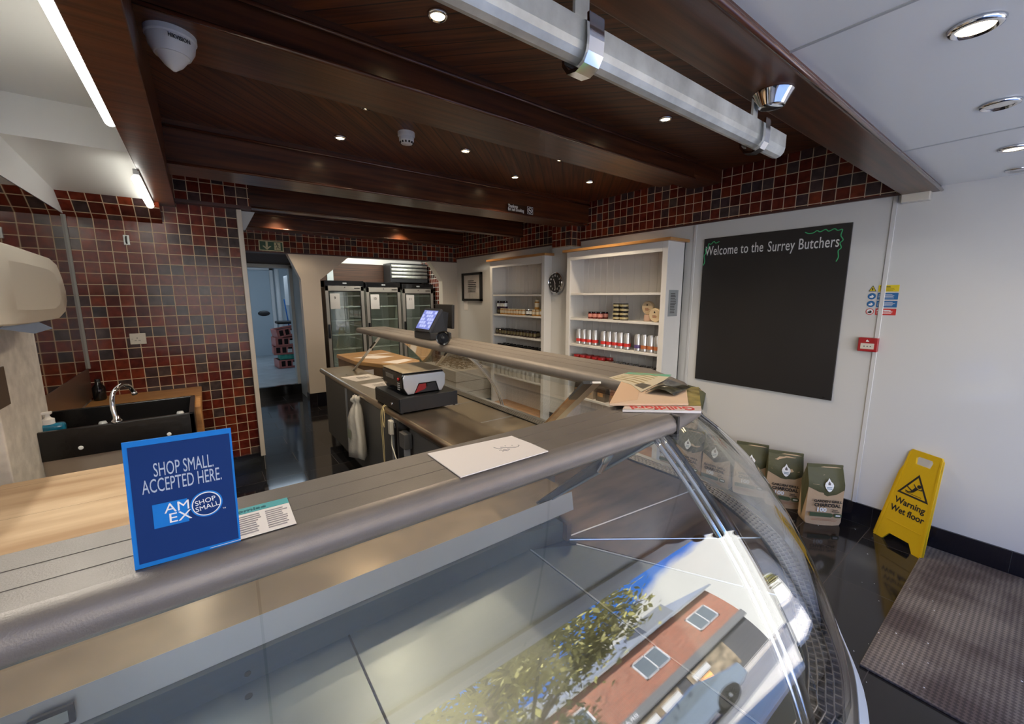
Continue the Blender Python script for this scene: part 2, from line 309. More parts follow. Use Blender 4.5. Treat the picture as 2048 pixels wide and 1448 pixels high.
def thing(name, label, cat, loc=(0, 0, 0), group=None, rot=None):
    o = bpy.data.objects.new(name, None); COL.objects.link(o); o.location = loc; o.empty_display_size = .05
    if rot: o.rotation_euler = rot
    o['_o'] = tuple(float(v) for v in loc); return tag(o, label, cat, group)
def struct(name, mb, m, **k):
    o = mb.build(name, m, **k)
    if k.get('parent') is None: o['kind'] = 'structure'
    return o
KIDS = {}
def copy_tree(o, parent=None):
    c = o.copy(); COL.objects.link(c)
    if parent is not None: c.parent = parent
    for ch in list(o.children): copy_tree(ch, c)
    return c
def frame(org, xd, yd):
    x = Vector(xd).normalized(); y = Vector(yd); n = x.cross(y).normalized(); y = n.cross(x)
    return Matrix(((x.x, y.x, n.x, org[0]), (x.y, y.y, n.y, org[1]), (x.z, y.z, n.z, org[2]), (0, 0, 0, 1)))
def text(name, s, size, M, m, parent=None, bold=0.0, th=.0008, align='CENTER', xs=1.0, sp=1.0, ls=1.0, shear=0, local=False):
    """lettering as a real mesh; M: frame whose x runs along the line and z is the face normal"""
    cu = bpy.data.curves.new(name, 'FONT'); cu.body = s; cu.size = size; cu.align_x = align; cu.align_y = 'CENTER'; cu.extrude = th / 2; cu.offset = bold
    cu.space_character = sp; cu.space_line = ls; cu.resolution_u = 3; cu.shear = shear
    o = bpy.data.objects.new(name, cu); COL.objects.link(o)
    me = bpy.data.meshes.new_from_object(o.evaluated_get(bpy.context.evaluated_depsgraph_get())); bpy.data.objects.remove(o); bpy.data.curves.remove(cu)
    off = Vector(parent['_o']) if (parent is not None and not local) else Vector((0, 0, 0))
    for v in me.vertices: v.co = (M @ Vector((v.co.x * xs, v.co.y, v.co.z + th / 2))) - off
    me.materials.clear(); me.materials.append(m); me.name = name
    o = bpy.data.objects.new(name, me); COL.objects.link(o); o['_o'] = tuple(off)
    if parent is not None: o.parent = parent
    return o
def squares(M, rects, th=.0006):
    mb = MB(); mb.X = M
    for x0, y0, x1, y1 in rects: mb.box((x0, y0, 0), (x1, y1, th))
    return mb
def lines(M, x0, x1, y0, y1, n, seed=1, h=.35):
    """rows of small print as bars"""
    rd = random.Random(seed); rs = []; dy = (y1 - y0) / n
    for i in range(n):
        y = y0 + (i + .5) * dy; rs.append((x0, y - dy * h / 2, x0 + (x1 - x0) * rd.uniform(.7, 1), y + dy * h / 2))
    return squares(M, rs)
def sm(pts, k=6):
    """Catmull-Rom through points"""
    P = [Vector(p) for p in pts]; P = [P[0] * 2 - P[1]] + P + [P[-1] * 2 - P[-2]]; out = []
    for i in range(1, len(P) - 2):
        a, b, c, d = P[i - 1:i + 3]
        for j in range(k):
            t = j / k; out.append(.5 * ((2 * b) + (-a + c) * t + (2 * a - 5 * b + 4 * c - d) * t * t + (-a + 3 * b - 3 * c + d) * t ** 3))
    return out + [P[-2]]

# ================================================================= room shell
struct('floor', B((-2.2, -1.25, -.1), (3.6, 7.4, 0)), FLOORT)
struct('floor_hall', B((-.2, 7.36, .0), (2.2, 11.6, .15)), HALLF)
struct('trim_1', B((.31, 7.30, 0), (1.2, 7.37, .152)), BLACKG)                       # black step riser
# right wall
struct('wall_right', B((3.5, -1.25, -.1), (3.62, 7.6, 2.9)), WHITEP)
mb = MB(); mb.box((3.482, .672, 2.172), (3.5, 6.2, 2.56)); struct('trim_2', mb, TILE)
struct('trim_3', B((3.476, .672, 2.16), (3.5, 6.2, 2.174)), mat('dark_red_edge', (.05, .012, .01), .4))
struct('baseboard_right', B((3.486, -1.25, 0), (3.5, 6.2, .142)), SKIRT)
for i, y in enumerate((.705, 2.0)):
    struct('trim_%d' % (4 + i), B((3.492, y - .012, .14), (3.5, y + .012, 2.16), .003), WHITEP)
mb = MB().box((3.33, 3.36, .14), (3.5, 3.655, 2.1)); struct('wall_right_pier', mb, WHITEP)
mb = MB().box((3.33, 3.36, 2.1), (3.5, 3.655, 2.56)); struct('trim_6', mb, TILE)
struct('trim_7', B((3.32, 3.35, 0), (3.5, 3.665, .142)), SKIRT)
# back wall with doorway and fridge alcove
struct('wall_back', B((.31, 6.2, 2.12), (3.5, 6.36, 2.9)), TILE)
struct('trim_8', B((.31, 6.19, 2.108), (3.5, 6.36, 2.122)), mat('dark_red_edge', (.05, .012, .01), .4))
Mx = frame((0, 6.2, 0), (1, 0, 0), (0, 0, 1))
mb = MB().prism([(1.113, 0), (1.31, 0), (1.354, 0), (1.354, 1.78), (1.76, 2.11), (.975, 2.11), (1.113, 1.78)], -.14, 0, Mx); struct('wall_back_pillar', mb, CREAMW)
struct('trim_9', B((1.10, 6.188, 0), (1.368, 6.35, .205)), SKIRT)
mb = MB().prism([(3.225, 0), (3.5, 0), (3.5, 2.11), (3.01, 2.11), (3.225, 1.80)], -.14, 0, Mx); struct('wall_back_pier', mb, CREAMW)
struct('wall_passage_right', B((1.195, 6.34, .0), (1.25, 7.4, 2.12)), HALLW)
struct('wall_passage_left', B((.2, 4.25, 0), (.31, 7.4, 2.9)), CREAMW)
struct('ceiling_passage', MB().add([(.2, 6.34, 2.12), (1.3, 6.34, 2.12), (1.3, 7.38, 2.045), (.2, 7.38, 2.045), (.2, 6.34, 2.2), (1.3, 6.34, 2.2), (1.3, 7.38, 2.12), (.2, 7.38, 2.12)], [(0, 3, 2, 1), (4, 5, 6, 7), (0, 1, 5, 4), (2, 3, 7, 6)]), WALN)
mb = MB(); mb.box((1.2, 7.37, -.02), (1.28, 7.5, 2.6)); mb.box((-.4, 7.37, -.02), (.56, 7.5, 2.6)); mb.box((.56, 7.37, 2.02), (1.2, 7.5, 2.6)); struct('wall_hall_front', mb, HALLW)
mb = MB(); mb.box((.56, 7.33, .15), (.605, 7.5, 2.03), .004); mb.box((1.15, 7.33, .15), (1.2, 7.5, 2.03), .004); mb.box((.56, 7.33, 1.985), (1.2, 7.5, 2.04), .004)
struct('door_1', mb, mat('pale_door_frame', (.62, .66, .68), .4))
struct('wall_hall_back', B((-.4, 11.5, 0), (2.4, 11.6, 2.6)), HALLW)
struct('wall_hall_right', B((1.75, 7.5, 0), (1.85, 11.6, 2.6)), HALLW)
struct('wall_hall_left', B((-.4, 7.5, 0), (-.3, 11.6, 2.6)), HALLW)
struct('ceiling_hall', B((-.4, 7.5, 2.55), (2.4, 11.6, 2.65)), WHITEC)
d = struct('door_2', B((.62, 11.40, .15), (1.37, 11.46, 2.17), .004), DOORB)
mb = MB().lathe([(.001, 0), (.085, .0), (.10, .012), (.085, .02), (.001, .02)], 28, frame((1.19, 11.40, 1.16), (1, 0, 0), (0, 0, 1)) @ Matrix.Diagonal((1.25, .62, 1, 1))); mb.build('door_handle', CHAR, d, smooth=True)
mb = MB(); mb.box((1.37, 11.36, .15), (1.44, 11.5, 2.25)); mb.box((.55, 11.36, 2.17), (1.44, 11.5, 2.25)); struct('trim_10', mb, WHITE)
# alcove behind the fridges
struct('wall_alcove', B((1.25, 7.52, 0), (3.5, 7.6, 2.115)), WALN)
struct('wall_alcove_top', B((1.25, 7.53, 2.115), (3.5, 7.6, 2.6)), WHITE)
struct('wall_alcove_right', B((3.46, 6.36, 0), (3.5, 7.52, 2.3)), tile_mat('red_mosaic_tile_white_grout', .078, REDS, .008, (.75, .72, .66), .16))
struct('ceiling_alcove', B((1.2, 6.36, 2.40), (3.5, 7.6, 2.46)), WHITEC)
struct('wall_alcove_left', B((1.25, 6.36, 0), (1.30, 7.52, 2.12)), WALN)
struct('wall_alcove_left_top', B((1.25, 6.36, 2.12), (1.30, 7.52, 2.4)), WHITE)
# sink wall (faces the shop) with the overhanging tiled slope above it
mb = MB().box((-.72, 4.17, .17), (.31, 4.28, 2.095)); struct('wall_sink', mb, TILE)
Mt = frame((0, 4.17, 2.095), (1, 0, 0), (0, -.17, .14)); mb = MB()
mb.add([(-.72, 4.17, 2.095), (-.17, 4.17, 2.095), (-.17, 4.0, 2.235), (-.72, 4.0, 2.235), (-.72, 4.28, 2.095), (-.17, 4.28, 2.095), (-.17, 4.28, 2.3), (-.72, 4.28, 2.3)], [(0, 1, 2, 3), (1, 5, 6, 2), (0, 3, 7, 4)])
struct('wall_sink_slope', mb, TILE)
struct('wall_sink_top', MB().box((-.20, 4.17, 2.095), (.31, 4.28, 2.8)), TILE)
struct('trim_11', B((.305, 4.12, .15), (.34, 4.29, 2.25), .003), CREAMW)              # corner strip
struct('trim_12', B((-.08, 4.10, 2.275), (.40, 4.17, 2.60)), TILE)
struct('trim_13', B((-.08, 4.09, 2.255), (.41, 4.28, 2.278)), mat('dark_red_edge', (.05, .012, .01), .4))
struct('trim_14', B((-.72, 4.15, 0), (.33, 4.28, .172)), SKIRT)
struct('wall_sink_end', B((.30, 4.18, 0), (.335, 4.28, 2.25)), CREAMW)
mb = MB().prism([(.34, 2.25), (.34, 2.10), (.36, 2.10), (.44, 2.25)], -.02, .02, frame((0, 4.2, 0), (1, 0, 0), (0, 0, 1))); struct('trim_15', mb, GREYM)
# left wall
mb = MB(); mb.box((-.80, -1.25, 0), (-.70, 4.3, 2.8)); wl = struct('wall_left', mb, WHITE)
struct('trim_16', B((-.70, 2.95, 2.11), (-.685, 4.17, 2.5)), WHITE)
# left staff-side ceiling: high panel, dropped bulkhead and sloping panel
struct('ceiling_left', B((-.8, .5, 2.5), (-.19, 3.1, 2.56)), WHITEC)
struct('ceiling_left_bulkhead', B((-.8, 3.1, 2.31), (-.19, 3.16, 2.55)), WHITEC)
mb = MB().add([(-.8, 3.1, 2.31), (-.19, 3.1, 2.31), (-.19, 4.02, 2.232), (-.8, 4.02, 2.232), (-.8, 3.1, 2.36), (-.19, 3.1, 2.36), (-.19, 4.02, 2.30), (-.8, 4.02, 2.30)], [(0, 3, 2, 1), (4, 5, 6, 7), (2, 3, 7, 6)])
struct('ceiling_left_slope', mb, WHITEC)
# timber ceiling and beams
struct('ceiling', B((-.2, .60, 2.56), (3.5, 1.9, 2.62)), CEILA)
struct('ceiling_timber_middle', B((-.2, 1.9, 2.56), (3.5, 3.4, 2.62)), CEILB)
struct('ceiling_timber_rear', B((-.2, 3.4, 2.56), (3.5, 6.25, 2.62)), CEILA)
def beam(n, y0, y1, z, x0=-.1, x1=3.5, z1=2.56):
    mb = MB().box((x0, y0, z), (x1, y1, z1), .006); e = .012
    mb.box((x0, y0 - e, z1 - .03), (x1, y0, z1)); mb.box((x0, y0 - .005, z + .0), (x1, y0 + .001, z + .018))
    b_ = struct('trim_%d' % n, mb, BEAM)
    for yy, zz in ((y0 - .004, z + .006), (y0 - .012, z1 - .034)): MB().tube([(x0, yy, zz), (x1, yy, zz)], .008, 8).build('beading', BEAD, b_, smooth=True)
beam(17, 1.78, 2.075, 2.414, x1=3.05); beam(18, 3.24, 3.53, 2.32); beam(19, 4.39, 4.50, 2.32); beam(20, 5.95, 6.2, 2.37)
beam(21, .512, .672, 2.15)
struct('trim_22', MB().box((-.205, .3, 2.225), (-.078, 4.17, 2.6), .004), BEAM)       # long beam over the counter
struct('trim_23', B((3.05, 1.80, 2.46), (3.5, 2.06, 2.56)), BEAM)
struct('ceiling_front', B((-.8, -1.25, 2.18), (3.5, .515, 2.26)), WHITEC)
for i, x in enumerate((1.293, 2.542, .06)): struct('trim_%d' % (24 + i), B((x - .004, -1.2, 2.177), (x + .004, .512, 2.181)), mat('panel_joint', (.42, .43, .42), .4))
struct('ceiling_roof', B((-2.2, -1.3, 2.70), (3.7, 12, 2.8)), mat('roof_underside', (.05, .05, .05), .9))
struct('wall_left_back', B((-.9, 4.28, 0), (.2, 4.35, 2.8)), CREAMW)
# shop front (behind the camera): low wall, head and glazing bars around one wide opening
mb = MB(); mb.box((-.8, -1.12, 0), (3.5, -1.0, .42)); mb.box((-.8, -1.12, 2.15), (3.5, -1.0, 2.7)); mb.box((-2.2, -1.12, 0), (-.62, -1.0, 2.7)); mb.box((3.42, -1.12, 0), (3.6, -1.0, 2.7)); struct('wall_front', mb, WHITE)
t = thing('window_sign', 'pale lilac wavy window panel with dark ovals mirrored in the counter glass', 'sign', (3.0, -1.0, 1.9))
MB().prism([(2.55, 2.15), (2.62, 2.07), (2.78, 2.03), (2.95, 1.93), (3.10, 1.80), (3.25, 1.72), (3.42, 1.70), (3.42, 2.15)][::-1], 0, .012, frame((0, -.985, 0), (1, 0, 0), (0, 0, 1))).build('panel', mat('lilac_grey_panel', (.50, .50, .58), .5), t)
for x, z in ((2.78, 1.985), (2.93, 1.885), (3.07, 1.765)): MB().lathe([(.001, 0), (.062, 0), (.062, .01), (.001, .01)], 24, frame((x, -.985, z), (1, 0, 0), (0, 0, 1)) @ Matrix.Diagonal((1, .8, 1, 1))).build('dark_oval', INK, t)
struct('window_1', MB().box((3.35, -1.09, .42), (3.42, -1.03, 2.15)).box((-.62, -1.09, .42), (-.56, -1.03, 2.15)), GREYM)

# ================================================================= light fittings
def spotlight(x, y, z, on, big):
    lab = {(10,): ''}
    t = thing('ceiling_spotlight', '', 'ceiling light', (x, y, z)); r = .047 if big else .036
    MB().lathe([(r * .72, -.004), (r * .80, -.012), (r, -.008), (r * 1.06, 0)], 28).build('bezel', CHROME, t, smooth=True, local=True)
    MB().lathe([(.001, -.002), (r * .5, -.002), (r * .70, -.007), (r * .70, -.003)][:3], 20).build('lamp', SPOTM if on else CHROME, t, local=True); return t
SLAB = ['lit spotlight in the timber ceiling nearest the steel rail, in the front board bay', 'lit spotlight half hidden behind the first crossbeam, left of the smoke alarm',
        'lit spotlight left of the smoke alarm, above the second crossbeam', 'lit spotlight just right of the smoke alarm', 'lit spotlight above the no smoking notice',
        'lit spotlight tucked behind the first crossbeam, right of the smoke alarm', 'lit spotlight closest to the tiled band on the right wall', 'lit spotlight in timber boards beneath the end of the steel rail',
        'lit spotlight above the green exit sign', 'small lit spotlight over the fridges behind the last crossbeams', 'largest lit chrome spotlight in the white ceiling by the front',
        'unlit chrome spotlight in the white ceiling', 'lit chrome spotlight at the edge of the white ceiling', 'unlit chrome spotlight closest to the white wall in the white ceiling',
        'lit spotlight in the white ceiling, seen only mirrored in the counter glass', 'lit spotlight in the white ceiling over the near end of the counter']
for i, (x, y, z, on) in enumerate(SPOTS[:16]):
    t = spotlight(x, y, z, on, i in (10, 11, 12, 13, 14, 15)); t['label'] = SLAB[i]; t['group'] = 'spotlights in the timber ceiling' if i < 10 else 'spotlights in the white ceiling'
def led(y0, y1, z, x, lab):
    t = thing('led_strip_light', lab, 'strip light', (x, (y0 + y1) / 2, z), 'led strips along the left beam')
    MB().tube([(x, y0, z), (x, y0 + .015, z), (x, y1 - .015, z), (x, y1, z)], [.010, .021, .021, .010], 14).build('diffuser', LEDM, t, smooth=True)
    MB().box((x - .006, y0 - .05, z + .012), (x + .022, y1 + .02, z + .04), .003).build('housing', mat('white_metal_housing', (.6, .6, .58), .4), t)
led(.45, 2.56, 2.290, -.232, 'long glowing led tube fixed beside the dark beam over the counter')
led(3.16, 4.02, 2.195, -.218, 'short glowing led tube under the sloping panel by the tiled wall')
t = thing('smoke_alarm', 'white round smoke alarm on the dark timber ceiling', 'smoke alarm', (1.13, 2.60, 2.56))
MB().lathe([(.052, 0), (.052, -.022), (.048, -.028)], 28).build('base', WHITE, t, smooth=True, local=True, autos=30)
mb = MB().lathe([(.046, -.028), (.045, -.05), (.034, -.066), (.012, -.070), (.001, -.070)], 28); mb.build('sensor_cap', WHITE, t, smooth=True, local=True, autos=30)
mb = MB()
for k in range(12):
    a = k * math.pi / 6; mb.X = Matrix.Rotation(a, 4, 'Z'); mb.box((.036, -.005, -.0655), (.042, .005, -.055))
mb.build('vent_slot', BLACKM, t, local=True)
t = thing('cctv_camera', 'white dome security camera under the first dark crossbeam', 'security camera', (.006, 1.90, 2.414))
MB().lathe([(.071, 0), (.071, -.016), (.068, -.020)], 32).build('mount', WHITE, t, smooth=True, local=True, autos=30)
MB().lathe([(.067, -.020), (.063, -.045), (.050, -.068), (.046, -.068), (.026, -.096), (.005, -.113), (.001, -.113)], 32).build('dome', WHITE, t, smooth=True, local=True, autos=35)
text('lettering', 'HIKVISION', .017, frame((.006 + .022, 1.90 - .063, 2.414 - .034), (.94, .34, 0), (0, 0, 1)), CHAR, t, bold=.0004, xs=.75)
# ================================================================= hanging steel rail
t = thing('hanging_meat_rail', 'galvanised steel hanging rail below the timber ceiling', 'rail', (.6, .64, 2.0))
prof = [(.62, 2.075), (.62, 2.035), (.623, 2.022), (.632, 2.012), (.645, 2.008), (.658, 2.012), (.666, 2.022), (.668, 2.04), (.662, 2.04), (.661, 2.026), (.655, 2.018), (.645, 2.014), (.635, 2.018), (.628, 2.026), (.626, 2.038), (.626, 2.075)]
mb = MB(); n = len(prof); xs = (-.65, 1.60); mb.add([(x, y, z) for x in xs for y, z in prof], [tuple(range(n)), tuple(range(n, 2 * n))[::-1]] + [(i, n + i, n + (i + 1) % n, (i + 1) % n) for i in range(n)])
mb.build('rail_channel', GALV, t)
for i, x in enumerate((.66, 1.425)):
    w = .020 if i == 0 else .015
    MB().box((x - w, .645, 2.03), (x + w, .653, 2.56 if i == 0 else 2.15), .001).build('hanger_strap', GALV, t)
    pr = [(.612, 2.082), (.610, 2.04), (.612, 2.018), (.622, 2.004), (.640, 1.997), (.660, 2.001), (.672, 2.016), (.674, 2.05), (.680, 2.05), (.679, 2.014), (.664, 1.994), (.640, 1.990), (.617, 1.998), (.606, 2.015), (.604, 2.04), (.606, 2.082)]
    if i == 1: pr = [(y, z - .002) for y, z in pr]
    n = len(pr); mb = MB().add([(x + a * w * 1.05, y, z) for a in (-1, 1) for y, z in pr], [tuple(range(n)), tuple(range(n, 2 * n))[::-1]] + [(k, n + k, n + (k + 1) % n, (k + 1) % n) for k in range(n)])
    mb.build('rail_clamp', CHROME, t)
MB().lathe([(.052, 0), (.054, -.004), (.050, -.010), (.034, -.040), (.028, -.042), (.001, -.042)], 28, Matrix.Translation((1.425, .60, 2.15))).build('ceiling_flange', CHROME, t, smooth=True, autos=30)

# ================================================================= wall fixtures, right wall
t = thing('blackboard', 'large blackboard with chalked welcome line on white wall', 'blackboard', (3.49, 1.4, .82))
MB().box((3.484, .902, .822), (3.499, 1.908, 2.03), .001).build('board', BOARD, t)
Mb = frame((3.4835, 1.908, .822), (0, -1, 0), (0, 0, 1))      # x right in view, y up, origin lower left
for s, x, y, sz in (('Welcome to the', .245, 1.100, .108), ('Surrey Butchers', .725, 1.092, .108)):
    text('chalk_lettering', s, sz, Mb @ Matrix.Translation((x, y, 0)) @ Matrix.Rotation(R(-.5), 4, 'Z'), CHALK, t, bold=.0004, xs=.60, sp=1.05)
mb = MB()
def scr(pts, r=.0035, k=5): mb.tube([Mb @ Vector((x, y, .001)) for x, y in [(p.x, p.y) for p in sm([(a, b, 0) for a, b in pts], k)]], r, 5)
scr([(.13, 1.175), (.10, 1.165), (.085, 1.18), (.06, 1.16), (.04, 1.165), (.035, 1.13), (.015, 1.125), (.022, 1.09), (.008, 1.07), (.016, 1.02), (.006, .99)])
mb.build('chalk_scribble', CHALKG, t); mb = MB()
scr([(.74, 1.175), (.76, 1.165), (.79, 1.165), (.81, 1.178), (.83, 1.168), (.86, 1.180), (.88, 1.166), (.91, 1.178), (.93, 1.165), (.955, 1.168), (.95, 1.13), (.965, 1.10), (.95, 1.08), (.96, 1.05), (.945, 1.03), (.95, .99), (.94, .96)])
mb.build('chalk_scribble', CHALKG, t)
MB().box((3.483, .94, .836), (3.4845, .955, .842)).build('screw_head', CHROME, t)
t = thing('fire_call_point', 'red break glass fire call point on the white wall', 'fire alarm', (3.48, .74, 1.23))
MB().box((3.465, .69, 1.19), (3.5, .79, 1.28), .004).build('housing', REDB, t)
MB().box((3.4635, .706, 1.207), (3.4655, .775, 1.244)).build('glass_panel', CREAM, t)
Mf = frame((3.4632, .74, 1.2255), (0, -1, 0), (0, 0, 1)); mb = MB(); mb.X = Mf
for x in (-.016, 0, .016): mb.prism([(x - .005, -.003), (x + .005, -.003), (x, .004)], 0, .0005)
mb.build('arrow_mark', INK, t)
mb = MB(); mb.X = frame((3.4648, .742, 1.261), (0, -1, 0), (0, 0, 1)); mb.prism([(-.008, -.006), (.008, -.006), (.006, .002), (.001, .0), (.0, .008), (-.006, .003)], 0, .0006); mb.build('flame_mark', WHT, t)
t = thing('hand_wash_notice', 'yellow, blue and red hand wash sticker on white wall', 'safety sign', (3.495, .70, 1.42))
for k, (c, ic) in enumerate(((YELP, YELP), (BLUEP, BLUEP), (BLUEP, BLUEP), (REDP, WHT))):
    z = 1.598 - k * .0495; Mk = frame((3.4985, .70, z), (0, -1, 0), (0, 0, 1))
    p = squares(Mk, [(-.030, -.0205, .070, .0205)], .001).build('notice_panel', c, t)
    M2 = Mk @ Matrix.Translation((0, 0, .0012))
    if k == 0:
        text('lettering', 'Caution', .016, M2 @ Matrix.Translation((-.024, .010, 0)), INK, t, align='LEFT', bold=.0003); lines(M2, -.024, .062, -.016, .002, 3, 3).build('small_print', mat('dark_yellow_print', (.3, .22, .01), .5), t)
        mb = MB(); mb.X = Mk; mb.prism([(-.078, -.019), (-.038, -.019), (-.058, .019)], 0, .001); a = mb.build('pictogram', INK, t); mb = MB(); mb.X = M2; mb.prism([(-.073, -.016), (-.043, -.016), (-.058, .012)], 0, .001); mb.build('pictogram_field', YELP, a)
        mb = MB(); mb.X = M2 @ Matrix.Translation((0, 0, .001)); mb.box((-.061, -.012, 0), (-.055, .003, .0008)); mb.build('pictogram_figure', INK, a)
    else:
        lines(M2, -.024, .062, -.014, .014, 4, k + 9).build('small_print', WHT, t)
        if k == 3: text('lettering', 'Avoid tasting', .013, M2 @ Matrix.Translation((-.024, .008, .001)), WHT, t, align='LEFT', bold=.0004)
        Mc = Mk @ Matrix.Translation((-.058, 0, 0)); mb = MB().lathe([(.001, 0), (.0205, 0), (.0205, .001), (.001, .001)], 24, Mc); a = mb.build('pictogram', REDP if k == 3 else BLUEP, t)
        if k == 3: MB().lathe([(.001, 0), (.0165, 0), (.0165, .0015), (.001, .0015)], 24, Mc).build('pictogram_field', WHT, a)
        mb = MB(); mb.X = Mc @ Matrix.Translation((0, 0, .0017)); mb.prism([(-.011, -.008), (.004, -.011), (.011, -.003), (.006, .006), (-.002, .009), (.0, .002), (-.010, .0)], 0, .0007); mb.build('pictogram_figure', INK if k == 3 else WHT, a)
t = tag(MB().box((3.435, .545, 2.105), (3.5, .672, 2.168), .006).build('junction_box', CREAM), 'cream plastic junction box under the end of the dark beam', 'junction box')
# wall clock on the pier
t = thing('wall_clock', 'round chrome wall clock with black face on white pier', 'clock', (3.33, 3.545, 1.705)); Mc = frame((3.33, 3.545, 1.705), (0, -1, 0), (0, 0, 1))
MB().lathe([(.10, 0), (.118, .012), (.118, .045), (.108, .052), (.104, .046)], 36, Mc).build('case', CHROME, t, smooth=True, autos=30)
MB().lathe([(.103, .0455), (.103, .0485), (.001, .0485)], 36, Mc).build('dial', BLACKM, t)
for h in range(12):
    a = R(90 - 30 * (h + 1)); text('numeral', str(h + 1), .028, Mc @ Matrix.Translation((.080 * math.cos(a), .080 * math.sin(a), .049)), WHT, t, bold=.0005)
for a, l, w in ((118, .05, .004), (-84, .078, .003)):
    mb = MB(); mb.X = Mc @ Matrix.Translation((0, 0, .051)) @ Matrix.Rotation(R(a), 4, 'Z'); mb.box((-.012, -w, 0), (l, w, .001)); mb.build('hand', WHT, t)
mb = MB().lathe([(.012, 0), (.014, .02), (.001, .024)], 14, frame((3.355, 3.545, 1.83), (1, 0, 0), (0, 1, 0))); mb.build('hanging_lug', CHROME, t, smooth=True)
# framed print near the back
t = thing('framed_print', 'black framed print hanging on the cream end of the right wall', 'picture', (3.49, 5.7, 1.48)); mb = MB()
for a, b in (((3.465, 5.41, 1.48), (3.5, 5.45, 1.92)), ((3.465, 5.95, 1.48), (3.5, 5.99, 1.92)), ((3.465, 5.41, 1.48), (3.5, 5.99, 1.515)), ((3.465, 5.41, 1.885), (3.5, 5.99, 1.92))): mb.box(a, b)
mb.build('frame', BLACKM, t); MB().box((3.488, 5.44, 1.51), (3.492, 5.96, 1.89)).build('print', PAPER, t); MB().box((3.474, 5.45, 1.51), (3.478, 5.95, 1.89)).build('picture_glass', PGLASS, t)
lines(frame((3.4875, 5.7, 1.70), (0, -1, 0), (0, 0, 1)), -.13, .13, -.09, .11, 7, 5, .5).build('print_lettering', INK, t)
t = tag(MB().box((3.494, 5.86, 1.33), (3.4995, 5.97, 1.475)).build('wall_card', PAPER), 'small white card pinned under the black framed print', 'card')

# ================================================================= serve-over counter (L shaped, curved glass)
cn = thing('serve_over_counter', 'l-shaped steel and curved glass butcher counter across the shop', 'display counter', (.9, .9, 0))
ZT, ZU, ZD, ZW = 1.26, 1.215, .65, .79
# top shelf (gantry): flat top plus rolled front edges
def gantry(poly_top, name): return MB().prism(poly_top, ZT - .014, ZT)
g1 = MB().prism([(-.69, .557), (.93, .557), (1.10, .615), (1.18, .69), (-.69, .69)], ZT - .022, ZT)
for y in (.60, .645): g1.box((-.69, y - .0012, ZT - .001), (.88, y + .0012, ZT + .0008))
g1.build('gantry_shelf', GANT, cn)
roll = [(.557, 1.26), (.546, 1.257), (.537, 1.248), (.533, 1.236), (.534, 1.222), (.545, 1.214)]
def loft(name, path, prof, m, par, smooth=True, solid=0, autos=None):
    """path: list of (origin xy, outward xy); prof: (distance outward, z)"""
    rows = [[(px + ox * d, py + oy * d, z) for d, z in prof] for (px, py), (ox, oy) in path]
    return MB().grid(rows).build(name, m, par, smooth=smooth, solid=solid, autos=autos)
rp = [(0, 1.2602), (.011, 1.258), (.020, 1.250), (.024, 1.238), (.024, 1.224), (.016, 1.214), (0, 1.214)]
s5 = math.sqrt(.5)
loft('rolled_edge', [((-.69, .557), (0, -1)), ((.905, .557), (0, -1))], rp, GANT, cn)
loft('rolled_edge', [((.915, .557), (.02, -1)), ((1.08, .592), (.35, -.94)), ((1.30, .76), (.72, -.72))], rp, GANT, cn)
MB().box((.905, .531, 1.20), (.914, .60, 1.259)).build('shelf_joint', INK, cn)
g2 = MB().prism([(1.18, .69), (1.10, .615), (.93, .557), (1.08, .592), (1.30, .76), (1.435, .98), (1.435, 4.0), (1.18, 4.0)], ZT - .022, ZT)
for x in (1.26, 1.35): g2.box((x - .0012, 1.0, ZT - .001), (x + .0012, 4.0, ZT + .0008))
g2.build('gantry_shelf', GANT, cn)
loft('rolled_edge', [((1.18, .71), (-1, 0)), ((1.18, 4.0), (-1, 0))], rp, GANT, cn)
loft('rolled_edge', [((1.435, 4.0), (1, 0)), ((1.435, .98), (1, 0)), ((1.30, .76), (.72, -.72))], rp, GANT, cn)
# glass: profile from under the shelf (t=0) to the foot (t=1)
GP = []
for i in range(33):
    z = 1.222 - (1.222 - .655) * i / 32; GP.append(((.535 - (.1120898 * z ** 3 + .54490355 * z * z - .63725943 * z + .29821364)) / .393, z))
def gl(path, name='curved_glass_pane'):
    rows = []
    for (tx, ty), (bx, by) in path: rows.append([Vector((tx + (bx - tx) * a, ty + (by - ty) * a, z)) for a, z in GP])
    m, n = len(rows), len(GP); inner = []
    for i in range(m):
        r = []
        for j in range(n):
            du = rows[min(i + 1, m - 1)][j] - rows[max(i - 1, 0)][j]; dv = rows[i][min(j + 1, n - 1)] - rows[i][max(j - 1, 0)]
            nn = dv.cross(du).normalized(); r.append(rows[i][j] - nn * .006 if nn.z > 0 or True else rows[i][j])
        inner.append(r)
    mb = MB().grid(rows); mb.grid([r[::-1] for r in inner])                # two faces and four rims, no shared corners, so the curve stays true
    mb.grid([rows[0], inner[0]]); mb.grid([rows[-1], inner[-1]]); mb.grid([[r[0] for r in rows], [r[0] for r in inner]]); mb.grid([[r[-1] for r in rows], [r[-1] for r in inner]])
    return mb.build(name, GLASS, cn, smooth=True)
def seg(p, n): return [(p[0][0] + (p[1][0] - p[0][0]) * i / n, p[0][1] + (p[1][1] - p[0][1]) * i / n) for i in range(n + 1)]
gl([((x, .535), (x, .142)) for x in (-.62, 0, .45, .873)])
cA = sm([(.882, .535, 0), (.98, .542, 0), (1.08, .575, 0), (1.14, .615, 0)], 4); cB = sm([(.882, .142, 0), (1.08, .165, 0), (1.34, .285, 0), (1.66, .498, 0)], 4)
gl([((a.x, a.y), (b.x, b.y)) for a, b in zip(cA, cB)])
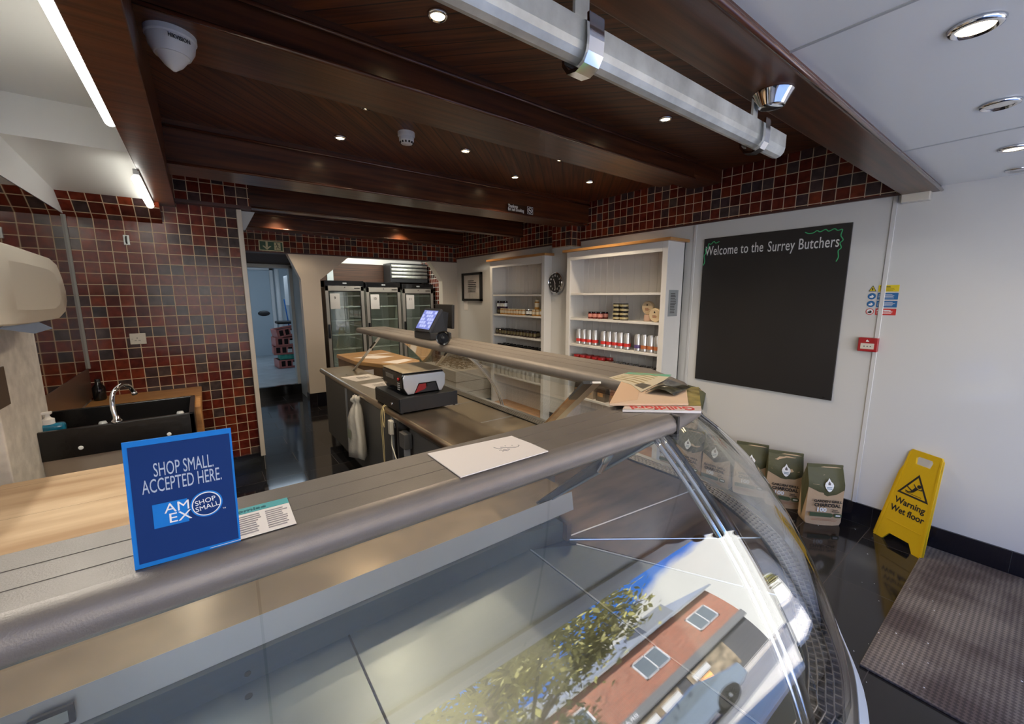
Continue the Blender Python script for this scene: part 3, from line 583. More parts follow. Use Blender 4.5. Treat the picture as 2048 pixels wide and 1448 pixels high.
cA2 = sm([(1.145, .618, 0), (1.28, .73, 0), (1.39, .86, 0), (1.445, 1.02, 0)], 4); cB2 = sm([(1.665, .503, 0), (1.83, .69, 0), (1.915, .87, 0), (1.94, 1.10, 0)], 4)
gl([((a.x, a.y), (b.x, b.y)) for a, b in zip(cA2, cB2)])
gl([((1.445, y), (1.94, y)) for y in (1.11, 2.0, 2.66)]); gl([((1.445, y), (1.94, y)) for y in (2.67, 3.3, 4.0)])
def rib(x=None, y=None, top=.0, ft=0, r=.0055, dx=0, n='glass_support_rod', m=CHROME, tt=None, bb=None):
    if tt is None: tt, bb = ((x, .545), (x, .168)) if x is not None else ((1.435, y), (1.915, y))
    MB().tube([(tt[0] + (bb[0] - tt[0]) * a, tt[1] + (bb[1] - tt[1]) * a, z - .004) for a, z in GP], r, 8).build(n, m, cn, smooth=True)
rib(x=.832); rib(x=.856); rib(x=.878, r=.0055, n='glass_seal', m=BLACKM)
rib(y=2.655); rib(y=2.685)
rib(tt=(1.142, .617), bb=(1.655, .508), r=.003, n='glass_seal', m=ALU)
# air grille and foot rail around the outer edge of the deck
path = [(-.60, .165), (1.0, .165), (1.16, .215), (1.32, .30), (1.50, .40), (1.64, .515), (1.75, .66), (1.84, .82), (1.89, 1.0), (1.895, 1.2), (1.895, 4.0)]
pp = [Vector((x, y, 0)) for x, y in path]; pd = [pp[0]] + [pp[1]] + sm([p[:] for p in pp[1:10]], 4)[1:] + [pp[10]]
def offs(P, d):
    out = []
    for i, p in enumerate(P):
        t = (P[min(i + 1, len(P) - 1)] - P[max(i - 1, 0)]).normalized(); out.append((p.x + t.y * d, p.y - t.x * d))
    return out
def ribbon(name, d0, d1, z0, z1, m):
    a, b = offs(pd, d0), offs(pd, d1); mb = MB(); n = len(a)
    mb.grid([[(x, y, z0) for x, y in a], [(x, y, z1) for x, y in b]]); return mb.build(name, m, cn, smooth=False, solid=.004)
ribbon('grille_channel', -.065, .0, ZD + .004, ZD + .004, mat('dark_grille_channel', (.025, .024, .022), .5))
ribbon('glass_foot_rail', 0.0, .022, ZD + .012, ZD + .016, ALU); ribbon('foot_rail_edge', .022, .045, ZD + .014, ZD - .03, mat('pale_blue_aluminium', (.60, .68, .76), .35, .4))
ribbon('outer_fascia', .045, .05, ZD - .03, .42, mat('dark_fascia', (.05, .05, .055), .25)); ribbon('lower_front_panel', .02, .02, .42, .06, mat('grey_front_panel', (.25, .25, .26), .35))
# raised bars of the grille in a brick-like pattern (one part)
mb = MB(); L = 0; P3 = pd
def along(d):
    acc = 0
    for a, b in zip(P3, P3[1:]):
        l = (b - a).length
        if acc + l >= d: return a.lerp(b, (d - acc) / l), (b - a).normalized()
        acc += l
    return None, None
tot = sum((b - a).length for a, b in zip(P3, P3[1:])); s_ = 0; k = 0
while s_ < tot - .02:
    p, t = along(s_); nrm = Vector((t.y, -t.x, 0))
    for r0 in range(4):
        o = (s_ + (.012 if r0 % 2 else 0)); q, t2 = along(o)
        if q is None: continue
        n2 = Vector((t2.y, -t2.x, 0)); c = q - n2 * (.058 - r0 * .0155); mb.X = Matrix(((t2.x, n2.x, 0, c.x), (t2.y, n2.y, 0, c.y), (0, 0, 1, ZD + .006), (0, 0, 0, 1))); mb.box((-.002, -.0075, 0), (.002, .0075, .007))
    s_ += .024
for d in (-.066, -.050, -.0345, -.019, -.003):
    a = offs(pd, d); mb.X = Matrix(); mb.tube([(x, y, ZD + .012) for x, y in a], .0018, 4)
mb.build('air_grille', mat('taupe_grille_metal', (.30, .27, .24), .4, .6), cn)
# display deck: steel trays, then the wedge trays of the corner, then the side leg
IC = (1.02, 1.02); DZ = ZD
def tray(poly, m, name='deck_tray'): return MB().prism(poly, DZ - .012, DZ).build(name, m, cn)
for x0, x1 in ((-.385, .232), (.236, .86)): tray([(x0, .235), (x1, .235), (x1, 1.045), (x0, 1.045)], STEEL)
out = [Vector((x, y, 0)) for x, y in offs(pd, -.07)]
seams = [(.864, .235), (1.33, .395), (1.58, .545), (1.79, .95), (1.82, 1.35)]
arc = [(.864, .235), (1.0, .236), (1.13, .28), (1.33, .385), (1.46, .46), (1.58, .555), (1.68, .68), (1.77, .84), (1.815, 1.0), (1.825, 1.2)]
tray([(.864, .235), (1.0, .236), (1.13, .28), (1.33, .385), (1.02, .96), (.864, 1.045)], STEEL)
tray([(1.334, .387), (1.46, .46), (1.60, .575), (1.02, 1.0)], DECKB); tray([(1.604, .579), (1.69, .70), (1.77, .84), (1.80, .93), (1.02, 1.02)], DECKB)
tray([(1.802, .936), (1.822, 1.03), (1.826, 1.2), (1.826, 1.45), (1.02, 1.45), (1.02, 1.025)], DECKB)
for y0, y1 in ((1.454, 2.42), (2.424, 2.98), (2.984, 3.5), (3.504, 4.38)): tray([(1.02, y0), (1.826, y0), (1.826, y1), (1.02, y1)], STEELW)
for a, b in (((1.02, .965), (1.33, .39)), ((1.02, 1.0), (1.602, .577)), ((1.02, 1.02), (1.80, .933)), ((.864, 1.04), (.864, .24)), ((1.10, 1.30), (1.824, 1.45))):
    MB().tube([(a[0], a[1], DZ + .002), (b[0], b[1], DZ + .002)], .0025, 6).build('tray_joint', ALU, cn)
MB().box((.232, .24, DZ - .003), (.237, 1.045, DZ + .0015)).build('tray_seam', INK, cn)
for y in (2.422, 2.982, 3.502): MB().box((1.03, y - .002, DZ), (1.826, y + .002, DZ + .002)).build('tray_joint', ALU, cn)
# rear wall of the well, raised ledge and its lip
MB().box((-.385, 1.045, DZ - .02), (.86, 1.06, ZW - .07)).build('well_back_panel', STEEL, cn)
MB().box((.93, 1.06, DZ - .02), (1.02, 1.075, ZW - .07)).build('well_back_panel', STEEL, cn)
mb = MB().prism([(.86, 1.05), (1.02, 1.02), (1.02, 1.10), (.86, 1.10)], DZ - .01, ZW - .075); mb.build('corner_box', STEEL, cn)
MB().box((1.005, 1.0, DZ), (1.028, 1.5, ZW - .075)).build('corner_upright', DECKB, cn)
MB().box((-.69, 1.074, ZW - .012), (1.10, 1.40, ZW)).build('ledge', mat('warm_steel_ledge', (.44, .34, .23), .22, .6, var=.2, vscale=9), cn)
MB().add([(-.385, 1.074, ZW), (1.10, 1.074, ZW), (1.10, 1.062, ZW - .07), (-.385, 1.062, ZW - .07)], [(0, 3, 2, 1)]).build('ledge_lip', mat('grey_lip', (.42, .43, .44), .35, .6), cn, solid=.002)
MB().box((-.40, .17, DZ - .02), (-.385, 1.07, ZW)).build('end_panel', STEEL, cn)
MB().box((-.40, .56, ZW), (-.39, .62, 1.215)).build('end_support', GREYM, cn)
mb = MB(); mb.X = frame((-.30, 1.058, ZW - .034), (1, 0, 0), (0, 0.12, 1)); mb.box((-.030, -.018, 0), (.030, .018, .008)); dg = mb.build('thermometer', BLACKM, cn)
mb = MB(); mb.X = frame((-.30, 1.0495, ZW - .034), (1, 0, 0), (0, 0.12, 1)); mb.box((-.022, -.011, .0), (.022, .011, .001)); mb.build('thermometer_display', mat('grey_lcd', (.30, .34, .33), .2), dg)
for x, y, z in ((.006, 1.0445, .675),): MB().lathe([(.001, 0), (.007, 0), (.007, .001)], 14, frame((x, y, z), (1, 0, 0), (0, 0, 1))).build('drain_hole', INK, cn)
MB().lathe([(.001, 0), (.008, 0), (.008, .001)], 14, Matrix.Translation((.003, 1.005, DZ + .0005))).build('drain_hole', INK, cn)
# brackets and small tubes at the corner under the shelf
mb = MB().add([(1.00, 1.075, .79), (.93, 1.09, .79), (.80, .60, 1.205), (.87, .56, 1.205)], [(0, 1, 2, 3)]); mb.build('sloping_bracket', STEEL, cn, solid=.004)
MB().tube([(.985, 1.06, .80), (.862, .56, 1.20)], .004, 8).build('bracket_rod', ALU, cn)
MB().tube([(.87, .74, 1.06), (.80, .64, 1.17)], .011, 12).build('lamp_tube', CHROME, cn, smooth=True)
# side-leg staff worktop, its rounded edge and the base cabinets
w = MB().prism([(.975, 1.45), (1.30, 1.45), (1.30, 4.70), (.975, 4.70)], ZW - .03, ZW).build('side_worktop', STEELW, cn)
loft('worktop_edge', [((.975, 1.45), (-1, 0)), ((.975, 4.70), (-1, 0))], [(0, ZW), (.012, ZW - .004), (.02, ZW - .014), (.02, ZW - .034), (.012, ZW - .044), (0, ZW - .045)], STEELW, cn)
MB().box((1.285, 1.45, DZ - .01), (1.30, 4.38, ZW - .03)).build('worktop_upstand', STEELW, cn)
for y0, y1 in ((1.36, 2.42), (2.62, 4.66)): MB().box((.995, y0, .09), (1.28, y1, ZW - .045), .003).build('base_cabinet', GREYP, cn)
MB().box((1.28, 1.36, .09), (1.8, 4.38, .62), .003).build('base_cabinet', GREYP, cn)
bp_ = [(x, y) for x, y in offs(pd[:-1], -.09)]
MB().prism([(-.60, 1.35)] + bp_ + [(1.70, 1.35)], .06, .60).build('base_cabinet', GREYP, cn); MB().box((1.05, 1.3, .0), (1.8, 4.3, .09)).build('plinth', BLACKM, cn); MB().box((-.55, .4, .0), (1.35, 1.3, .06)).build('plinth', BLACKM, cn)
for y in (3.85, 2.7): MB().box((.982, y - .012, .09), (.996, y + .012, ZW - .05)).build('cabinet_stile', GREYM, cn)
# sloping gantry supports of the side leg
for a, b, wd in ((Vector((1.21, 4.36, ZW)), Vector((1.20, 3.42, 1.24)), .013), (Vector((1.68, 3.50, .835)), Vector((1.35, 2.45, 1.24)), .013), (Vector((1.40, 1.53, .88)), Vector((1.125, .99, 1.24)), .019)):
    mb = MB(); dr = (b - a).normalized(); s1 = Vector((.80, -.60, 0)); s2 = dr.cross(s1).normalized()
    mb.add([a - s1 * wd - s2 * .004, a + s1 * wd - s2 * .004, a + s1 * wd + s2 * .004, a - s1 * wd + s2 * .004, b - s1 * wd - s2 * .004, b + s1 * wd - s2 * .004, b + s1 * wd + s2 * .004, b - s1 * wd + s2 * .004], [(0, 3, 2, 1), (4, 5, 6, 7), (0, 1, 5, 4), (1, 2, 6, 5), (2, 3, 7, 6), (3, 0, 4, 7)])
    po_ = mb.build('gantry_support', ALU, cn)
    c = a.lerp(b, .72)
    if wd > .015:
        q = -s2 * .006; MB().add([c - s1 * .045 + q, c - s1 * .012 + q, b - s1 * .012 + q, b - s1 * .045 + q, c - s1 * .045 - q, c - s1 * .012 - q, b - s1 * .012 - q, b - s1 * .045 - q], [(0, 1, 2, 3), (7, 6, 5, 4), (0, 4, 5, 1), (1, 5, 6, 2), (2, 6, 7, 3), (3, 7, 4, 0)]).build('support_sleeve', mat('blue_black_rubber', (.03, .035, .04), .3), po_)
        MB().add([a - s1 * .045 + q, a - s1 * .014 + q, c - s1 * .014 + q, c - s1 * .045 + q, a - s1 * .045 - q, a - s1 * .014 - q, c - s1 * .014 - q, c - s1 * .045 - q], [(0, 1, 2, 3), (7, 6, 5, 4), (0, 4, 5, 1), (1, 5, 6, 2), (2, 6, 7, 3), (3, 7, 4, 0)]).build('painted_reflection_strip', PINE, po_)  # orange reflection on the lower post, put in as a pine-coloured strip
    else: MB().tube([c - dr * .05 - Vector((.006, 0, 0)), c + dr * .10 - Vector((.006, 0, 0))], .008, 8).build('support_sleeve', INK, po_)

# ================================================================= left wall: mirror, splashback, dispenser, sink
tag(MB().box((-.70, 2.79, 1.045), (-.688, 4.17, 2.108)).build('wall_mirror', MIRROR), 'dark mirror panel on the left wall reflecting the tiled wall', 'mirror')
tag(MB().box((-.699, 2.79, .83), (-.686, 4.155, 1.043), .002).build('splashback', SPLASH), 'brown steel splashback beneath the mirror beside the sink', 'splashback')
struct('trim_30', MB().box((-.70, 4.157, 1.04), (-.676, 4.171, 2.108)), mat('grey_corner_strip', (.36, .35, .32), .4))
mb = MB().box((-.70, 2.20, .0), (-.60, 2.70, 1.44), .006); mb.box((-.70, 2.70, .0), (-.615, 2.79, 1.44), .004); struct('trim_31', mb, mat('peeling_white_paint', (.76, .74, .70), .6, var=.15, vscale=18, bump=.3, bscale=30))
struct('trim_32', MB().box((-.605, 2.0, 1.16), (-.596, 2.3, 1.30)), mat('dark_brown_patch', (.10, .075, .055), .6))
t = thing('towel_dispenser', 'cream paper towel dispenser on the left wall above the sink', 'towel dispenser', (-.6, 2.3, 1.45))
bm = [(1.95, 1.462), (2.10, 1.460), (2.40, 1.462), (2.52, 1.487), (2.575, 1.53), (2.580, 1.575), (2.555, 1.63), (2.50, 1.685), (2.40, 1.705), (2.0, 1.715), (1.7, 1.715), (1.7, 1.47)]
mb = MB(); n = len(bm)
def ins(poly, k): cx = sum(p[0] for p in poly) / n; cz = sum(p[1] for p in poly) / n; return [(cx + (a - cx) * k, cz + (b_ - cz) * k) for a, b_ in poly]
rings = [(bm, -.70), (bm, -.485), (ins(bm, .985), -.465), (ins(bm, .95), -.453), (ins(bm, .6), -.448)]
mb.grid([[(x, y, z) for y, z in P_] + [(x, P_[0][0], P_[0][1])] for P_, x in rings]); mb.add([(rings[-1][1], y, z) for y, z in rings[-1][0]], [tuple(range(n))])
mb.build('cover', CREAM, t, smooth=True, autos=50)
MB().prism([(-.025, -.05), (.012, -.055), (.022, .0), (.0, .05), (-.022, .03)], 0, .004, frame((-.55, 2.582, 1.575), (1, 0, 0), (0, -.1, 1))).build('level_window', BLACKG, t)
mb = MB().add([(-.52, 2.10, 1.462), (-.47, 2.20, 1.462), (-.45, 2.26, 1.435), (-.49, 2.23, 1.42), (-.52, 2.24, 1.432), (-.55, 2.14, 1.445)], [(0, 1, 2, 3, 4, 5)]); mb.build('paper_towel', mat('blue_paper', (.32, .42, .58), .8), t, solid=.002)
t = thing('wall_socket', 'cream electrical socket on the red tiled wall above the sink', 'socket', (-.40, 4.17, 1.24)); Ms = frame((-.40, 4.17, 1.238), (1, 0, 0), (0, 0, 1))
MB().box((-.446, 4.16, 1.197), (-.354, 4.171, 1.279), .003).build('faceplate', CREAM, t)
mb = MB(); mb.X = Ms @ Matrix.Translation((0, 0, .0105)); mb.box((.012, .008, 0), (.030, .024, .004)); mb.build('rocker_switch', CREAM, t)
for x, y, w, h in ((-.004, .006, .003, .006), (-.014, -.012, .006, .003), (.008, -.012, .006, .003), (-.032, .0, .004, .002)): squares(Ms @ Matrix.Translation((x, y, .0105)), [(-w, -h / 2, w, h / 2)]).build('pin_slot', INK, t)
t = thing('wall_hook', 'small steel hook plate on the red tiles above the socket', 'hook', (-.385, 4.17, 1.96))
MB().box((-.402, 4.163, 1.925), (-.368, 4.171, 1.995), .002).build('plate', GALV, t); MB().tube(sm([(-.385, 4.163, 1.985), (-.385, 4.145, 1.975), (-.385, 4.14, 1.945), (-.385, 4.155, 1.935)], 4), .005, 8).build('hook', INK, t)
# sink unit
t = thing('sink_unit', 'black double-edged sink trough with timber surround at the tiled wall', 'sink', (-.37, 3.3, 0))
x0, x1, y0, y1, zr = -.665, -.075, 2.52, 2.98, .985
mb = MB(); mb.box((x0, y0, .862), (x1, y0 + .022, zr)); mb.box((x0, y1 - .022, .862), (x1, y1, zr + .0)); mb.box((x0, y0, .862), (x0 + .022, y1, zr)); mb.box((x1 - .022, y0, .862), (x1, y1, zr)); mb.box((x0, y0, .855), (x1, y1, .87))
mb.build('basin', mat('black_sink_plastic', (.009, .008, .008), .25, bump=.1, bscale=30), t, bevel=.004)
MB().box((x0 + .01, y0 + .012, .62), (x1 - .03, y1, .856)).build('apron_panel', mat('tan_steel_apron', (.50, .42, .34), .35, .4), t)
mb = MB().prism([(-.68, 4.165), (-.68, 3.30), (-.60, 3.10), (-.09, 3.02), (-.055, 3.02), (-.055, 4.165)], .80, .828); mb.build('timber_surround', PINE, t, bevel=.004)
MB().box((-.09, 2.75, .72), (-.050, 3.02, .965), .003).build('timber_end', PINE, t)
for x, y in ((-.48, y0 - .001), (-.18, y0 - .001)): MB().lathe([(.001, 0), (.009, 0), (.007, .003), (.001, .003)], 12, frame((x, y, .895), (1, 0, 0), (0, 0, 1))).build('screw_cap', WHT, t)
for x, y in ((-.404, 2.55), (-.13, 2.55)): MB().lathe([(.016, -.02), (.018, .0), (.012, .018), (.001, .018)], 12, Matrix.Translation((x, y, zr - .01))).build('tap_knob', mat('grey_plastic', (.35, .36, .36), .3), t, smooth=True)
tp = thing('swan_neck_tap', 'chrome swan neck tap rising from the black sink', 'tap', (-.265, 2.58, zr))
MB().lathe([(.020, 0), (.020, .008), (.013, .016), (.011, .03)], 16, Matrix.Translation((-.355, 2.532, zr))).build('base', CHROME, tp, smooth=True)
MB().tube(sm([(-.355, 2.532, zr), (-.362, 2.535, zr + .07), (-.358, 2.56, zr + .128), (-.335, 2.61, zr + .155), (-.312, 2.655, zr + .140), (-.300, 2.675, zr + .105)], 6), .0095, 12).build('spout', CHROME, tp, smooth=True)
MB().tube([(-.3005, 2.674, zr + .11), (-.298, 2.677, zr + .094)], .0115, 12).build('nozzle', CHROME, tp, smooth=True)
t = thing('soap_bottle', 'blue liquid soap bottle with white pump in the black sink', 'soap bottle', (-.58, 2.62, .87))
mb = MB().box((-.632, 2.60, .872), (-.535, 2.65, .998), .012); mb.build('bottle', SOAP, t, smooth=True, autos=40)
MB().lathe([(.021, 0), (.021, .022), (.012, .027), (.008, .034), (.008, .044)], 16, Matrix.Translation((-.585, 2.625, .997))).build('collar', WHT, t, smooth=True, autos=40)
MB().box((-.612, 2.614, 1.040), (-.570, 2.636, 1.052), .004).build('pump_head', WHT, t)
t = thing('sponge_pad', 'black scouring pad lying behind the tap', 'scourer', (-.22, 3.12, .83)); mb = MB()
tag(MB().box((-.30, 3.12, .829), (-.12, 3.22, .862), .012).build('scouring_pad', BLACKM), 'black scouring pad on the timber beside the sink', 'scourer'); bpy.data.objects.remove(t)
tag(MB().lathe([(.03, 0), (.036, .01), (.036, .09), (.016, .12), (.016, .15), (.001, .15)], 16, Matrix.Translation((-.63, 4.02, .829))).build('black_bottle', BLACKG, smooth=True), 'black bottle in the corner by the mirror', 'bottle')
# butcher's block behind the front counter
t = thing('butchers_block', 'scarred pale timber block behind the front counter', 'butchers block', (-.4, 1.9, 0))
MB().box((-.62, 1.46, .81), (-.13, 2.16, .90), .006).build('block_top', BLOCK, t)
MB().box((-.665, 1.46, .81), (-.625, 2.10, .898), .004).build('block_rail', BLOCK, t)
for x in (-.58, -.18):
    for y in (1.52, 2.08): MB().box((x - .035, y - .035, 0), (x + .035, y + .035, .81), .003).build('leg', PINE, t)

# ================================================================= fridges in the alcove
def fridge(x0, x1, no, lab):
    y0, y1, zt = 6.9, 7.45, 1.80 - (x0 - 1.55) * .028; t = thing('display_fridge', lab, 'fridge', ((x0 + x1) / 2, y0, 0), 'glass door fridges in the alcove'); g = .008
    FR = mat('fridge_grey_frame', (.40, .37, .33), .35, .3); IN = mat('fridge_interior', (.60, .60, .54), .5)
    mb = MB(); mb.box((x0 + g, y1 - .02, .05), (x1 - g, y1, zt)); mb.box((x0 + g, y0 + .04, .05), (x0 + .04, y1, zt)); mb.box((x1 - .04, y0 + .04, .05), (x1 - g, y1, zt)); mb.box((x0 + g, y0 + .04, .05), (x1 - g, y1, .25)); mb.box((x0 + g, y0 + .04, zt - .10), (x1 - g, y1, zt)); mb.build('cabinet', IN, t)
    MB().box((x0 + g, y0 - .005, zt - .075), (x1 - g, y0 + .04, zt), .003).build('header', BLACKG, t)
    MB().box(((x0 + x1) / 2 - .03, y0 - .008, zt - .05), ((x0 + x1) / 2 + .03, y0 - .004, zt - .028)).build('badge', GREYM, t)
    mb = MB(); w = .05; mb.box((x0 + g, y0, .22), (x0 + g + w, y0 + .035, zt - .08)); mb.box((x1 - g - w, y0, .22), (x1 - g, y0 + .035, zt - .08)); mb.box((x0 + g, y0, zt - .16), (x1 - g, y0 + .035, zt - .08)); mb.box((x0 + g, y0, .22), (x1 - g, y0 + .035, .28)); d = mb.build('door', FR, t, bevel=.003)
    mb = MB(); mb.box((x0 + g + w, y0 + .004, .28), (x0 + g + w + .012, y0 + .012, zt - .16)); mb.box((x1 - g - w - .012, y0 + .004, .28), (x1 - g - w, y0 + .012, zt - .16)); mb.box((x0 + g + w, y0 + .004, zt - .172), (x1 - g - w, y0 + .012, zt - .16)); mb.build('door_seal', BLACKM, d)
    MB().box((x0 + g + w, y0 + .014, .28), (x1 - g - w, y0 + .018, zt - .16)).build('door_glass', FGLASS, d)
    MB().box((x0 + g + .008, y0 - .03, .90), (x0 + g + .038, y0 - .002, 1.12), .004).build('door_handle', BLACKG, d)
    MB().box((x1 - .16, y0 - .003, zt - .122), (x1 - .07, y0 + .001, zt - .110)).build('maker_plate', INK, d); MB().lathe([(.001, 0), (.008, 0), (.008, .002)], 10, frame(((x0 + x1) / 2, y0 - .002, zt - .105), (1, 0, 0), (0, 0, 1))).build('lock', INK, d)
    for z in (.45, .70, .93, 1.16, 1.38, 1.55):
        mb = MB(); mb.box((x0 + .045, y0 + .06, z), (x1 - .045, y0 + .066, z + .018))
        for k in range(9): xx = x0 + .06 + k * (x1 - x0 - .12) / 8; mb.box((xx - .002, y0 + .062, z + .003), (xx + .002, y1 - .03, z + .008))
        mb.build('wire_shelf', mat('white_wire', (.72, .72, .68), .4), t)
    p = tag(MB().box((x0 + .075, y0 - .002, 1.36 - (x0 - 1.55) * .02), (x0 + .22, y0 + .0005, 1.60 - (x0 - 1.55) * .02)).build('number_sheet', PAPER), 'white sheet numbered %s taped on a fridge door' % no, 'paper sheet', 'numbered sheets on the fridges')
    n_ = text('printed_number', no, .055, frame((x0 + .148, y0 - .0022, 1.53 - (x0 - 1.55) * .02), (1, 0, 0), (0, 0, 1)), INK, p, bold=.001); return t
fridge(1.555, 2.165, '9', 'glass door fridge carrying sheet 9, nearest the doorway pillar')
fridge(2.185, 2.785, '10', 'middle glass door fridge carrying sheet 10')
fridge(2.805, 3.405, '11', 'glass door fridge carrying sheet 11 next to the right wall')
t = thing('air_conditioning_unit', 'louvred galvanised ventilation unit above the fridges', 'ventilation unit', (3.0, 7.15, 1.85)); MB().box((2.70, 7.12, 1.80), (3.40, 7.45, 2.13), .004).build('casing', CHAR, t)
for k in range(4):
    z = 1.875 + k * .062; MB().tube([(2.72, 7.115, z + .02), (3.385, 7.115, z + .02)], .024, 12).build('louvre', GALV, t, smooth=True)

# ================================================================= hall objects
def crate(z, rot, dx, lab):
    t = thing('bread_crate', lab, 'crate', (1.43 + dx, 9.35, z), 'red crates stacked in the hall', (R(rot[0]), R(rot[1]), R(rot[2])))
    w, d_, h = .34, .22, .165; mb = MB()
    mb.box((-w, -d_, 0), (w, d_, .012)); mb.box((-w, -d_, h - .02), (w, -d_ + .012, h)); mb.box((-w, -d_, 0), (w, -d_ + .012, .035)); mb.box((-w, d_ - .012, 0), (w, d_, h)); mb.box((w - .012, -d_, 0), (w, d_, h)); mb.box((-w, -d_, 0), (-w + .012, d_, h))
    for k in range(7): x = -w + .01 + k * (2 * w - .05) / 6; mb.box((x, -d_, .03), (x + .034, -d_ + .010, h - .01))
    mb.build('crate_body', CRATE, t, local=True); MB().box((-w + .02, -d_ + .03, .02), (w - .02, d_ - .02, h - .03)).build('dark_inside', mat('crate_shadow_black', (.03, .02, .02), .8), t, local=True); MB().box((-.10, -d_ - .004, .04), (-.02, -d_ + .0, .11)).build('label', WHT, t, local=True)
crate(.151, (0, 0, 4), .02, 'pink red crate at the bottom of the hall stack'); crate(.42, (0, 0, -3), -.02, 'pink red crate above the green box in the hall stack')
crate(.59, (0, 0, 3), .0, 'second pink red crate from the top of the hall stack'); crate(.80, (0, -9, 6), .03, 'tilted pink red crate topping the hall stack')
tag(MB().box((1.16, 9.15, .318), (1.60, 9.5, .418), .004).build('green_box', mat('teal_green_card', (.05, .36, .27), .5, var=.4, vscale=15)), 'teal green box wedged between the red crates', 'box')
tag(MB().box((1.16, 9.12, 1.02), (1.5, 9.5, 1.07), .02).build('black_bag', BLACKM), 'black bag lying on top of the crate stack', 'bag')
tag(MB().box((1.37, 8.92, 1.38), (1.75, 9.4, 1.95), .01).build('wall_cabinet', WHITE), 'white wall cabinet in the room beyond the doorway', 'cabinet')
tag(MB().tube([(1.53, 9.78, .155), (1.40, 9.75, 1.50)], .012, 8).build('mop_handle', mat('blue_handle', (.01, .12, .42), .4)), 'blue mop handle standing behind the red crate stack', 'handle')
tag(MB().tube([(1.50, 11.2, .15), (1.50, 11.2, 2.5)], .05, 12).build('white_pipe', WHITE, smooth=True), 'white pipe standing beside the blue grey door', 'pipe')
t = thing('exit_sign', 'green exit sign with arrow and running figure', 'exit sign', (.798, 6.19, 2.19)); Me = frame((.798, 6.192, 2.19), (1, 0, -.012), (0, 0, 1))
squares(Me, [(-.138, -.062, .138, .062)], .006).build('plate', LUMI, t); squares(Me @ Matrix.Translation((0, 0, .006)), [(-.126, -.052, .126, .052)], .001).build('green_field', GREEN, t)
M7 = Me @ Matrix.Translation((-.05, 0, .0072)); mb = MB(); mb.X = M7
mb.box((-.012, -.02, 0), (.012, .05, .001)); mb.prism([(0, -.05), (.05, -.004), (.034, .0), (0, -.026), (-.034, .0), (-.05, -.004)], 0, .001); mb.build('arrow', LUMI, t)
M7 = Me @ Matrix.Translation((.068, 0, .0072)); mb = MB(); mb.X = M7; mb.box((-.036, -.046, 0), (.036, .046, .001)); q = mb.build('door_field', LUMI, t)
mb = MB(); mb.X = M7 @ Matrix.Translation((0, 0, .0012)) @ Matrix.Scale(.9, 4); mb.lathe([(.001, 0), (.009, 0), (.009, .001), (.001, .001)], 10, Matrix.Translation((-.006, .034, 0)))
for a, b, w_ in (((-.004, .024), (.006, -.004), .008), ((.006, -.004), (-.014, -.020), .006), ((-.014, -.020), (-.012, -.042), .005), ((.006, -.004), (.018, -.022), .006), ((.018, -.022), (.034, -.030), .005), ((-.004, .020), (-.022, .008), .004), ((-.022, .008), (-.036, .014), .004), ((-.002, .020), (.016, .016), .004), ((.016, .016), (.024, .002), .004)):
    mb.tube([(a[0], a[1], .0), (b[0], b[1], .0)], w_ / 2, 6)
mb.build('running_figure', INK, q)
t = thing('no_smoking_notice', 'thank you for not smoking notice on a dark crossbeam', 'notice', (2.53, 3.235, 2.37)); Mn = frame((2.53, 3.2275, 2.372), (1, 0, 0), (0, 0, 1))
squares(Mn, [(-.155, -.036, .155, .036)], .001).build('plate', mat('brown_plate', (.03, .010, .005), .3), t)
text('lettering', 'Thankyou\nfor not Smoking', .040, Mn @ Matrix.Translation((-.150, 0, .0012)), WHT, t, align='LEFT', bold=.001, xs=.72, ls=.7)
mb = MB(); mb.X = Mn @ Matrix.Translation((.115, 0, .0012))
for b in ((-.036, -.034, .036, -.031), (-.036, .031, .036, .034), (-.036, -.034, -.033, .034), (.033, -.034, .036, .034)): mb.box((b[0], b[1], 0), (b[2], b[3], .0008))
mb.build('border', WHT, t); pts = [(.024 * math.cos(R(a)), .024 * math.sin(R(a)), 0) for a in range(0, 361, 15)]; mb = MB(); mb.X = Mn @ Matrix.Translation((.115, 0, .0015)); mb.tube(pts, .0028, 6); mb.tube([(-.017, .017, 0), (.017, -.017, 0)], .0025, 6); mb.build('no_smoking_symbol', WHT, t)
mb = MB(); mb.X = Mn @ Matrix.Translation((.115, 0, .0012)); mb.box((-.014, -.004, 0), (.012, .002, .0008)); mb.build('cigarette_symbol', WHT, t)

